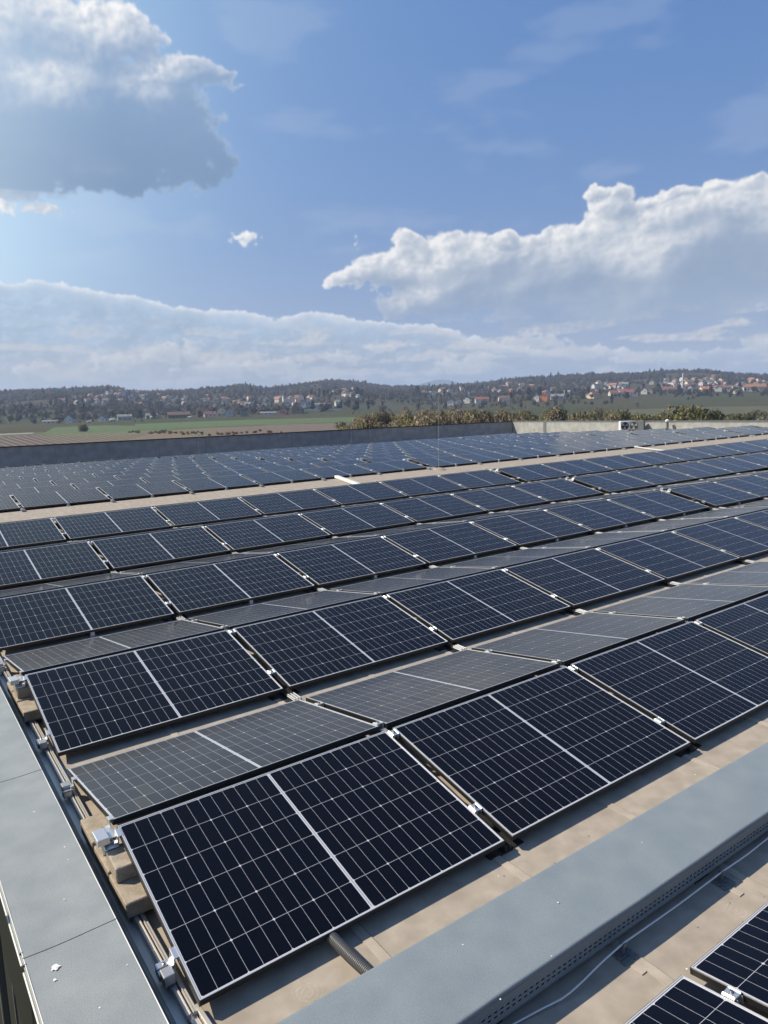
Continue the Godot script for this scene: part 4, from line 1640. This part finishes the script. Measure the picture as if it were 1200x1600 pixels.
func make_thicket() -> void:
	# prototypes of shrubs: crown and stem
	var protos := []
	var looks := [
		["bare brown-green shrub", crown(3000, 3.4, 3.4, 0.17, Color(0.21, 0.185, 0.125), Color(0.36, 0.325, 0.23), 0.3, 11, 9)],
		["olive budding shrub", crown(3000, 3.8, 3.0, 0.16, Color(0.18, 0.18, 0.085), Color(0.31, 0.30, 0.15), 0.1, 12, 9)],
		["grey bare shrub", crown(3000, 2.8, 4.4, 0.17, Color(0.24, 0.205, 0.155), Color(0.40, 0.35, 0.27), 0.35, 13, 9)],
		["green shrub", crown(2600, 3.6, 2.2, 0.16, Color(0.14, 0.16, 0.07), Color(0.24, 0.26, 0.12), 0.0, 14, 9)],
		["yellow-green bush", crown(2600, 3.4, 2.4, 0.16, Color(0.24, 0.24, 0.02), Color(0.38, 0.36, 0.04), 0.0, 15, 9)],
		["white blossoming bush", crown(2200, 2.6, 2.0, 0.15, Color(0.36, 0.35, 0.29), Color(0.55, 0.53, 0.46), 0.0, 16, 8)],
	]
	for l in looks:
		var st := stool()
		for k in 5:
			var a := TAU * k / 5.0 + 0.4
			tube(st, [Vector3(cos(a) * 0.2, -0.3, sin(a) * 0.2), Vector3(cos(a) * 0.7, 1.6, sin(a) * 0.7), Vector3(cos(a) * 1.3, 3.4, sin(a) * 1.3)], [0.10, 0.07, 0.03], 5)
		protos.append([l[0], l[1], st.commit(), l[1].get_aabb().end.y, l[1].get_aabb().size.x])
	# the height of the thicket's outline, in degrees below the horizon
	var tops := [[32.0, -1.15], [33.2, -0.97], [36.0, -0.47], [41.0, -0.62], [46.0, -0.78], [50.7, -0.70], [53.3, -1.0], [56.0, -1.4], [57.8, -1.15], [59.2, -0.9], [60.8, -1.25], [63.6, -1.75], [72.0, -1.8]]
	# [azimuth, distance, look, height in metres, width in metres, label]
	var list := [
		[33.1, 205.0, 4, 4.6, 9.0, "bright yellow-green bush above the dark parapet wall"],
		[31.9, 210.0, 3, 3.6, 6.0, "dull green bush left of the bright yellow-green bush"],
		[51.6, 150.0, 5, 7.6, 5.0, "white blossoming bush above the pale wall, left of the outdoor unit"],
		[50.3, 170.0, 5, 6.8, 3.6, "small whitish blossoming bush left of the larger white one"],
		[59.2, 150.0, 1, 9.6, 14.0, "big round olive bush right of the chimney above the pale wall"],
		[63.2, 150.0, 5, 7.0, 6.0, "pale blossoming bush at the photo's right edge above the wall"],
		[13.4, 430.0, 1, 4.6, 6.0, "single green tree standing in the left fields"],
		[18.8, 352.0, 5, 1.9, 4.0, "pale scrub bush at the tufted edge of the striped field"],
	]
	for k in 200:
		var az := rng.randf_range(33.6, 66.5)
		if k < 70:
			az = rng.randf_range(34.0, 47.5)
		var r := rng.randf_range(115.0, 230.0)
		var look: int = [1, 3, 1, 3, 0][rng.randi() % 5]
		if az < 47:
			look = [0, 2, 0, 1, 2, 0][rng.randi() % 6]
		elif az < 54:
			look = [0, 1, 1, 3, 2][rng.randi() % 5]
		var h := (eye.y - GROUND + r * tan(deg_to_rad(piecewise(tops, az)))) * rng.randf_range(0.66, 1.0)
		list.append([az, r, look, h, rng.randf_range(4.5, 8.0), ""])
	var n_shrub := {}
	for e in list:
		var p := on_land(e[0], e[1])
		var pr: Array = protos[e[2]]
		var sy: float = e[3] / pr[3]
		var sx: float = e[4] / pr[4]
		var x := Transform3D(Basis(Vector3.UP, rng.randf() * TAU).scaled(Vector3(sx, sy, sx)), p)
		var label: String = e[5]
		var group := ""
		if label == "":
			label = "%s in the thicket, %s" % [pr[0], beside(e[0])]
			group = "shrubs of the thicket behind the roof"
		var o := thing("shrub", label, "shrub", x, group)
		put("crown", pr[1], M.foliage, o)
		put("stem", pr[2], M.bark, o)
	# rank growth at the foot of the thicket
	var mm := MultiMesh.new()
	mm.transform_format = MultiMesh.TRANSFORM_3D
	mm.use_colors = false
	mm.mesh = crown(160, 2.2, 1.3, 0.2, Color(0.20, 0.185, 0.11), Color(0.34, 0.31, 0.19), 0.3, 20)
	mm.instance_count = 900
	for i in 900:
		var p := on_land(rng.randf_range(32.5, 70.0), rng.randf_range(110.0, 330.0))
		var s := rng.randf_range(0.6, 1.5)
		mm.set_instance_transform(i, Transform3D(Basis(Vector3.UP, rng.randf() * TAU).scaled(Vector3(s, s, s)), p))
	var mi := MultiMeshInstance3D.new()
	mi.name = "undergrowth"
	mi.multimesh = mm
	mi.material_override = M.foliage
	add_child(mi)
	var row := MultiMesh.new()
	row.transform_format = MultiMesh.TRANSFORM_3D
	row.mesh = crown(60, 0.9, 0.6, 0.22, Color(0.20, 0.165, 0.085), Color(0.34, 0.29, 0.18), 0.5, 23)
	row.instance_count = 90
	for i in 90:
		var t := rng.randf() * 3.0
		var path := [[16.6, 372.0], [19.2, 348.0], [22.6, 312.0], [27.5, 303.0]]
		var q := mini(int(t), 2)
		var p := on_land(lerpf(path[q][0], path[q + 1][0], t - q) + rng.randfn() * 0.3, lerpf(path[q][1], path[q + 1][1], t - q) + rng.randfn() * 9.0)
		var s := rng.randf_range(0.3, 1.0)
		row.set_instance_transform(i, Transform3D(Basis(Vector3.UP, rng.randf() * TAU).scaled(Vector3(s, s, s)), p))
	var ro := MultiMeshInstance3D.new()
	ro.name = "field_edge_tufts"
	ro.multimesh = row
	ro.material_override = M.foliage
	add_child(ro)
	tag(ro, "row of dry tufts along the edge between the left fields", "tufts")
	stuff(ro)
	tag(mi, "rank brown-green undergrowth filling the thicket behind the roof wall", "undergrowth")
	stuff(mi)


# ---------------------------------------------------------------- village
var LAND := [[11.3, "long low pale shed"], [12.6, "white gabled barn"], [14.9, "dark roofed house"], [16.3, "grey long house"], [18.2, "greenish grey shed"], [20.2, "long brown barn"], [21.9, "orange walled house"], [23.4, "cream gable house"], [24.2, "broad grey gable house"], [25.3, "teal gable house"], [26.9, "long low white outbuilding"], [28.2, "white church tower"], [29.4, "big dark brown barn"], [31.1, "white flat building"], [33.1, "yellow-green bush"], [34.2, "conifers on the slope"], [36.5, "middle of the wall"], [38.6, "conifer group"], [40.5, "far blue mountain"], [41.5, "square white houses"], [42.7, "white arched house"], [43.8, "broad red roof"], [45.3, "white gabled house"], [47.4, "two big dark conifers"], [48.4, "bright orange house"], [49.5, "long grey house"], [51.8, "sand coloured gable house"], [53.6, "small red roofed house"], [54.6, "broad bright red roof"], [55.8, "white gable house"], [57.2, "long red roof"], [58.2, "grey chimney"], [58.9, "white chapel"], [59.9, "orange roof"], [61.0, "rust roofed house"], [62.3, "large orange brown roof"], [63.2, "pale bush at the edge"], [64.6, "photo's right edge"]]


# words for the nearest landmark in the village
func beside(az: float) -> String:
	var best: Array = LAND[0]
	for l in LAND:
		if absf(l[0] - az) < absf(best[0] - az):
			best = l
	if absf(best[0] - az) < 0.22:
		return "in line with the " + best[1]
	return ("just left of the " if az < best[0] else "just right of the ") + best[1]


func tint(c: Color, rough := 0.85) -> StandardMaterial3D:
	var key := "tint_%s" % c.to_html()
	if not M.has(key):
		mat(key, c.linear_to_srgb(), rough)
	return M[key]


# a house: gabled walls, two roof slabs, chimney, windows and door; long side along its own x
func house(called: String, label: String, x: Transform3D, w: float, d: float, h: float, rh: float, wall: Color, roof: Color, opt := {}, group := "") -> Node3D:
	var o := thing(called, label, opt.get("category", "house"), x, group)
	var st := stool()
	var a := w * 0.5
	var b := d * 0.5
	for s in [-1.0, 1.0]:
		face(st, [Vector3(-a, -1, s * b), Vector3(a, -1, s * b), Vector3(a, h, s * b), Vector3(-a, h, s * b)], Vector3(0, 0, s))
		face(st, [Vector3(s * a, -1, -b), Vector3(s * a, -1, b), Vector3(s * a, h, b), Vector3(s * a, h + rh, 0), Vector3(s * a, h, -b)], Vector3(s, 0, 0))
	put("wall", st, tint(wall), o)
	st = stool()
	var ov := 0.5
	var sl := Vector3(0, -rh, b).normalized()
	for s in [-1.0, 1.0]:
		var dn := Vector3(0, sl.y, sl.z * s)
		var n := Vector3(0, sl.z, -sl.y * s).normalized()
		var l := sqrt(b * b + rh * rh) + ov
		var ridge := Vector3(0, h + rh + 0.05, 0)
		var p := [ridge + Vector3(-a - ov, 0, 0), ridge + Vector3(a + ov, 0, 0), ridge + Vector3(a + ov, 0, 0) + dn * l, ridge + Vector3(-a - ov, 0, 0) + dn * l]
		var q := []
		for v in p:
			q.append(v + n * 0.22)
		face(st, q, n)
		face(st, p, -n)
		for k in 4:
			face(st, [p[k], p[(k + 1) % 4], q[(k + 1) % 4], q[k]], (p[k] + p[(k + 1) % 4]) * 0.5 - (p[0] + p[2]) * 0.5)
	var rf := put("roof", st, tint(roof), o)
	if opt.get("chimney", true):
		st = stool()
		box(st, Vector3(a * 0.4, h + rh * 0.9 + 0.5, b * 0.2), Vector3(0.7, 1.6, 0.7))
		put("chimney", st, tint(Color(0.22, 0.12, 0.09)), rf)
	var nw: int = opt.get("windows", 3)
	var wst := stool()
	wst = stool()
	box(wst, Vector3.ZERO, Vector3(1.1, 1.3, 0.1))
	var wm := wst.commit()
	var floors := 2 if h > 4.6 else 1
	for k in nw:
		for fl in floors:
			for s in [-1.0, 1.0]:
				put("window", wm, M.glass_dark, o, at(Vector3(lerpf(-a, a, (k + 0.5) / nw), 1.6 + fl * 2.7, s * (b + 0.02))))
	for s in [-1.0, 1.0]:
		put("window", wm, M.glass_dark, o, Transform3D(Basis(Vector3.UP, PI / 2), Vector3(s * (a + 0.02), h - 1.0, b * 0.35)))
	return o


func turned(p: Vector3, az: float, yaw: float) -> Transform3D:
	return Transform3D(Basis(Vector3.UP, deg_to_rad(-az + yaw)), p)


func make_village() -> void:
	var white := Color(0.52, 0.505, 0.475)
	var cream := Color(0.62, 0.55, 0.42)
	var grey := Color(0.36, 0.35, 0.33)
	var brown := Color(0.13, 0.10, 0.08)
	var darkroof := Color(0.045, 0.045, 0.055)
	var red := Color(0.17, 0.07, 0.05)
	var rust := Color(0.135, 0.08, 0.06)
	var orange := Color(0.40, 0.15, 0.06)
	var teal := Color(0.12, 0.17, 0.16)
	var greyroof := Color(0.19, 0.18, 0.18)
	# [azimuth, elevation of the foot, width, depth, wall height, roof height, yaw, wall, roof, label]
	var list := [
		[12.6, -0.93, 10, 9, 4.5, 4.5, 70, white, darkroof, "tall barn with white gable and dark roof at the left end of the fields"],
		[11.3, -0.93, 16, 7, 2.6, 1.2, 0, cream, greyroof, "long low pale shed left of the white gabled barn"],
		[14.9, -0.88, 10, 8, 3.2, 3.0, 60, white, darkroof, "dark roofed house right of the single green tree, with white end wall"],
		[16.3, -0.86, 15, 8, 4.0, 2.2, 5, grey, greyroof, "grey long house with pale grey roof at the left fields"],
		[18.2, -0.82, 12, 8, 3.6, 2.6, 10, teal, greyroof, "greenish grey shed left of the long brown barn"],
		[20.2, -0.84, 24, 9, 3.6, 3.2, 4, brown, rust, "long brown barn with rust coloured roof behind the green strip"],
		[21.9, -0.74, 11, 8, 4.8, 3.4, 65, orange, red, "orange walled house beside the long brown barn"],
		[22.5, -0.86, 13, 8, 3.6, 3.0, 8, white, red, "white fronted house with red roof below the orange one"],
		[23.4, -0.72, 8, 9, 5.2, 3.6, 80, cream, rust, "cream gable house rising behind the red roofed house"],
		[24.0, -0.88, 14, 10, 4.6, 4.4, 78, grey, greyroof, "broad grey gable house in the middle of the left village"],
		[25.1, -0.88, 11, 8, 3.0, 3.6, 82, teal, darkroof, "teal gable house with dark roof beside the grey gable house"],
		[26.9, -0.86, 18, 6, 2.4, 1.4, 0, white, greyroof, "long low white outbuilding right of the teal gable house"],
		[28.1, -0.84, 9, 8, 3.4, 2.8, 75, Color(0.40, 0.17, 0.15), red, "pinkish red little house in front of the brown barn"],
		[29.2, -0.80, 15, 11, 5.2, 4.6, 76, brown, Color(0.10, 0.09, 0.085), "big dark brown gabled barn near the yellow-green bush"],
		[29.7, -0.42, 9, 8, 5.0, 3.6, 70, grey, greyroof, "grey gable house behind the big brown barn"],
		[31.1, -0.46, 20, 11, 4.6, 1.2, 6, white, greyroof, "white flat building with dark windows above the long white wall"],
		[32.4, -0.3, 8, 7, 4.4, 2.8, 15, white, greyroof, "white house at the edge of the thicket, right of the flat building"],
		[41.2, -0.55, 8, 7, 4.4, 2.2, 80, white, greyroof, "square white house, left one of two side by side above the thicket"],
		[41.8, -0.55, 8, 7, 4.4, 2.0, 85, white, greyroof, "square white house, right one of two side by side above the thicket"],
		[42.5, -0.38, 8, 8, 4.6, 2.6, 70, white, darkroof, "white house with arched dark front right of the two square ones"],
		[43.6, -0.42, 15, 9, 3.8, 3.0, 8, white, red, "white house with broad red roof in the middle village"],
		[45.3, -0.38, 12, 8, 4.0, 3.2, 12, white, rust, "white gabled house with rust roof above the thicket"],
		[47.8, -0.36, 8, 7, 4.2, 2.6, 75, white, greyroof, "small white house left of the orange house"],
		[48.35, -0.38, 7, 8, 6.4, 1.6, 82, Color(0.62, 0.19, 0.06), greyroof, "bright orange house above the thicket"],
		[49.3, -0.34, 14, 8, 3.6, 2.6, 5, grey, greyroof, "long grey house right of the bright orange house"],
		[52.0, -0.30, 12, 9, 4.0, 3.4, 55, Color(0.66, 0.52, 0.34), red, "sand coloured gable house with dark red roof above the white bush"],
		[53.4, -0.22, 9, 8, 3.8, 3.0, 20, white, red, "small white house with red roof left of the broad red one"],
		[54.3, -0.24, 15, 9, 4.4, 3.6, 14, white, Color(0.22, 0.075, 0.055), "white house with broad bright red roof in the right village"],
		[55.6, -0.12, 8, 7, 4.0, 3.2, 80, white, darkroof, "white gable house right of the broad red roof"],
		[57.3, -0.05, 16, 9, 4.0, 3.2, 8, cream, red, "cream house with long red roof left of the chimney"],
		[59.6, -0.12, 8, 8, 4.0, 2.6, 30, cream, orange, "house with orange roof right of the white chapel"],
		[60.9, -0.05, 14, 8, 3.6, 2.6, 6, grey, rust, "grey house with rust roof in the right village"],
		[62.9, -0.12, 20, 10, 4.4, 3.6, 12, white, Color(0.23, 0.115, 0.065), "large white house with orange brown roof near the photo's right edge"],
		[61.9, 0.06, 10, 8, 4.0, 2.8, 60, grey, greyroof, "grey house behind the large orange brown roof"],
	]
	for e in list:
		var m := meet(e[0], e[1])
		var k: float = clampf(m[1] / 850.0, 0.62, 1.05)
		house("village_house", e[9], turned(m[0], e[0], e[6]) * Transform3D(Basis().scaled(Vector3(k, k, k)), Vector3.ZERO), e[2], e[3], e[4], e[5], e[7], e[8], {"windows": int(maxf(2, e[2] / 4.0))})
	# church tower, chimney, chapel, long wall, sheeted loads in the field
	var t := meet(28.2, -0.15)
	var ch := thing("church_tower", "white church tower with pointed cap in the left village", "church", turned(t[0], 28.2, 20))
	var st := stool()
	box(st, Vector3(0, 6, 0), Vector3(4.2, 13, 4.2))
	put("tower", st, tint(white), ch)
	st = stool()
	lathe(st, [[3.2, 12.5], [2.0, 14.0], [0.9, 16.0], [0.0, 19.0]], Vector3.ZERO, 8)
	put("spire", st, tint(darkroof), ch)
	st = stool()
	box(st, Vector3(6.5, 3.2, 0), Vector3(10, 8, 7))
	put("nave", st, tint(white), ch)
	for s in [-1.0, 1.0]:
		st = stool()
		box(st, Vector3(s * 1.0, 9.6, 2.12), Vector3(0.9, 2.0, 0.1))
		put("window", st, M.glass_dark, ch)
	t = meet(58.2, 0.0)
	var cm := thing("factory_chimney", "tall grey chimney rising from the right village", "chimney", at(t[0]))
	st = stool()
	lathe(st, [[1.9, -1.0], [1.7, 6.0], [1.15, 25.0], [1.35, 25.2], [1.35, 26.0], [0.9, 26.0]], Vector3.ZERO, 14)
	put("shaft", st, tint(Color(0.40, 0.37, 0.34)), cm)
	t = meet(58.7, -0.2)
	var cp := thing("chapel", "small white chapel tower right of the chimney", "chapel", turned(t[0], 58.7, 10))
	st = stool()
	box(st, Vector3(0, 3, 0), Vector3(4.4, 8, 4.4))
	put("wall", st, tint(white), cp)
	st = stool()
	lathe(st, [[3.3, 7.0], [0.0, 9.6]], Vector3.ZERO, 4)
	put("roof", st, tint(greyroof), cp)
	t = meet(31.0, -0.66)
	var lw := thing("garden_wall", "long low white wall below the white flat building", "wall", turned(t[0], 31.0, 3))
	st = stool()
	box(st, Vector3(0, 0.8, 0), Vector3(44, 2.2, 0.4))
	put("wall", st, tint(white), lw)
	for e in [[15.45, -0.93, 5.0, 2.6, "white sheeted load at the edge of the left fields"], [18.35, -0.86, 6.0, 2.9, "white rounded tank beside the fields in front of the greenish shed"], [13.85, -0.95, 4.0, 1.6, "small white van parked by the single green tree"], [21.0, -0.9, 4.0, 1.8, "small white trailer in front of the long brown barn"]]:
		var m := meet(e[0], e[1])
		var o := thing("field_load", e[4], "load", turned(m[0], e[0], 8))
		st = stool()
		var pts := []
		for k in 9:
			pts.append(Vector3(lerpf(-0.5, 0.5, k / 8.0) * e[2], e[3] * 0.45, 0))
		tube(st, pts, [e[3] * 0.34, e[3] * 0.5, e[3] * 0.55, e[3] * 0.55, e[3] * 0.55, e[3] * 0.55, e[3] * 0.55, e[3] * 0.5, e[3] * 0.34], 12)
		put("cover_sheet", st, tint(white), o)
		st = stool()
		for s in [-1.0, 1.0]:
			box(st, Vector3(s * e[2] * 0.3, 0.3, 0), Vector3(0.8, 0.8, e[3] * 0.9))
		put("wheels", st, M.dark_plastic, o)
	# the scattered houses on the slopes: a few pixels each, nothing tells them apart
	var spots := []
	for c in [[17.0, 1.0, 2.3, 0.25, 34], [20.2, 0.35, 3.0, 0.35, 26], [14.2, 0.4, 1.5, 0.3, 16], [25.2, 0.1, 2.2, 0.35, 26], [32.8, 0.55, 1.1, 0.35, 20], [28.5, 0.2, 2.0, 0.3, 24], [40.2, 0.55, 1.6, 0.35, 14], [45.5, 0.5, 3.5, 0.35, 22], [52.5, 0.35, 4.0, 0.4, 26], [58.6, 0.55, 2.6, 0.28, 40], [60.5, 0.15, 2.8, 0.28, 36], [62.5, 0.3, 1.6, 0.2, 14]]:
		for k in c[4]:
			spots.append([c[0] + rng.randfn() * c[2] * 0.55, c[1] + rng.randfn() * c[3] * 0.6])
	var walls := [white, cream, Color(0.55, 0.53, 0.5), white, Color(0.5, 0.42, 0.34)]
	var roofs := [red, rust, greyroof, darkroof, Color(0.3, 0.13, 0.08)]
	var names := ["white red-roofed house", "cream rust-roofed house", "grey house", "white dark-roofed house", "sandy brown-roofed house"]
	for s in spots:
		var m := meet(s[0], clampf(s[1], -0.25, 1.25))
		var q := rng.randi() % 5
		var k := rng.randf_range(0.55, 0.95)
		var o := thing("hillside_house", "small %s on the slope, %s" % [names[q], beside(s[0])], "house", turned(m[0], s[0], rng.randf_range(0, 180)) * Transform3D(Basis().scaled(Vector3(k, k, k)), Vector3.ZERO), "small scattered houses on the slopes, " + names[q])
		st = stool()
		for sd in [-1.0, 1.0]:
			face(st, [Vector3(-5, -2, sd * 4), Vector3(5, -2, sd * 4), Vector3(5, 4.5, sd * 4), Vector3(-5, 4.5, sd * 4)], Vector3(0, 0, sd))
			face(st, [Vector3(sd * 5, -2, -4), Vector3(sd * 5, -2, 4), Vector3(sd * 5, 4.5, 4), Vector3(sd * 5, 7.2, 0), Vector3(sd * 5, 4.5, -4)], Vector3(sd, 0, 0))
		put("wall", st, tint(walls[q]), o)
		st = stool()
		for sd in [-1.0, 1.0]:
			face(st, [Vector3(-5.5, 7.3, 0), Vector3(5.5, 7.3, 0), Vector3(5.5, 4.3, sd * 4.6), Vector3(-5.5, 4.3, sd * 4.6)], Vector3(0, 1, sd))
		put("roof", st, tint(roofs[q]), o)
	# trees that stand between the houses
	var bare := crown(260, 3.0, 3.6, 0.4, Color(0.085, 0.068, 0.052), Color(0.15, 0.125, 0.09), 0.35, 41)
	var conifer := crown(380, 2.0, 5.2, 0.55, Color(0.012, 0.024, 0.016), Color(0.026, 0.042, 0.026), 0.0, 42, 4)
	var green := crown(260, 3.0, 3.0, 0.4, Color(0.07, 0.085, 0.03), Color(0.13, 0.145, 0.06), 0.0, 43)
	var bloom := crown(240, 2.4, 2.4, 0.35, Color(0.30, 0.28, 0.24), Color(0.45, 0.43, 0.38), 0.0, 44)
	st = stool()
	tube(st, [Vector3(0, -0.5, 0), Vector3(0.1, 2.0, 0), Vector3(0, 4.0, 0.1)], [0.25, 0.2, 0.1], 6)
	var trunk := st.commit()
	var singles := [[47.2, -0.08, 1, 1.5, "left one of the two big dark conifers left of the orange house"], [48.0, -0.08, 1, 1.6, "right one of the two big dark conifers above the orange house"], [50.6, 0.0, 1, 1.1, "dark conifer right of the orange house"], [51.6, 0.0, 1, 1.25, "dark conifer above the sand coloured house"], [56.5, 0.05, 1, 1.5, "broad dark conifer left of the chimney"], [33.9, 0.35, 1, 1.7, "dark conifer on the slope behind the flat white building"], [34.3, 0.4, 1, 1.4, "smaller dark conifer beside the one on the slope"], [31.3, 0.45, 1, 1.2, "thin dark conifer left of the slope houses"], [38.6, 0.4, 1, 1.9, "dark conifer group on the middle slope"], [11.0, -0.75, 2, 1.7, "round budding tree left of the white gabled barn"], [11.9, -0.8, 3, 1.2, "whitish blossoming tree beside the budding one"], [61.9, -0.05, 1, 1.2, "dark conifer beside the large orange brown roof"], [60.2, 0.05, 1, 1.0, "small dark conifer in the right village"]]
	for e in singles:
		var m := meet(e[0], e[1])
		var s: float = e[3]
		var o := thing("village_tree", e[4], "tree", Transform3D(Basis().scaled(Vector3(s, s, s)), m[0]))
		put("crown", [bare, conifer, green, bloom][e[2]], M.foliage, o)
		put("trunk", trunk, M.bark, o)
	var tn := ["bare grey brown tree", "dark conifer", "budding green tree", "blossoming tree"]
	for k in 380:
		var az := rng.randf_range(7.8, 64.5) if k < 280 else rng.randf_range(7.8, 21.0)
		var el := rng.randf_range(-0.85, 0.1) if az < 34 else rng.randf_range(-0.4, 0.3)
		var m := meet(az, el)
		if m[1] < 560:
			continue
		var q: int = [0, 0, 0, 0, 0, 1, 2, 2, 3, 0][rng.randi() % 10]
		var s := rng.randf_range(0.7, 1.45)
		var o := thing("village_tree", "%s among the houses, %s" % [tn[q], beside(az)], "tree", Transform3D(Basis(Vector3.UP, rng.randf() * TAU).scaled(Vector3(s, s, s)), m[0]), tn[q] + "s between the village houses")
		put("crown", [bare, conifer, green, bloom][q], M.foliage, o)
		put("trunk", trunk, M.bark, o)
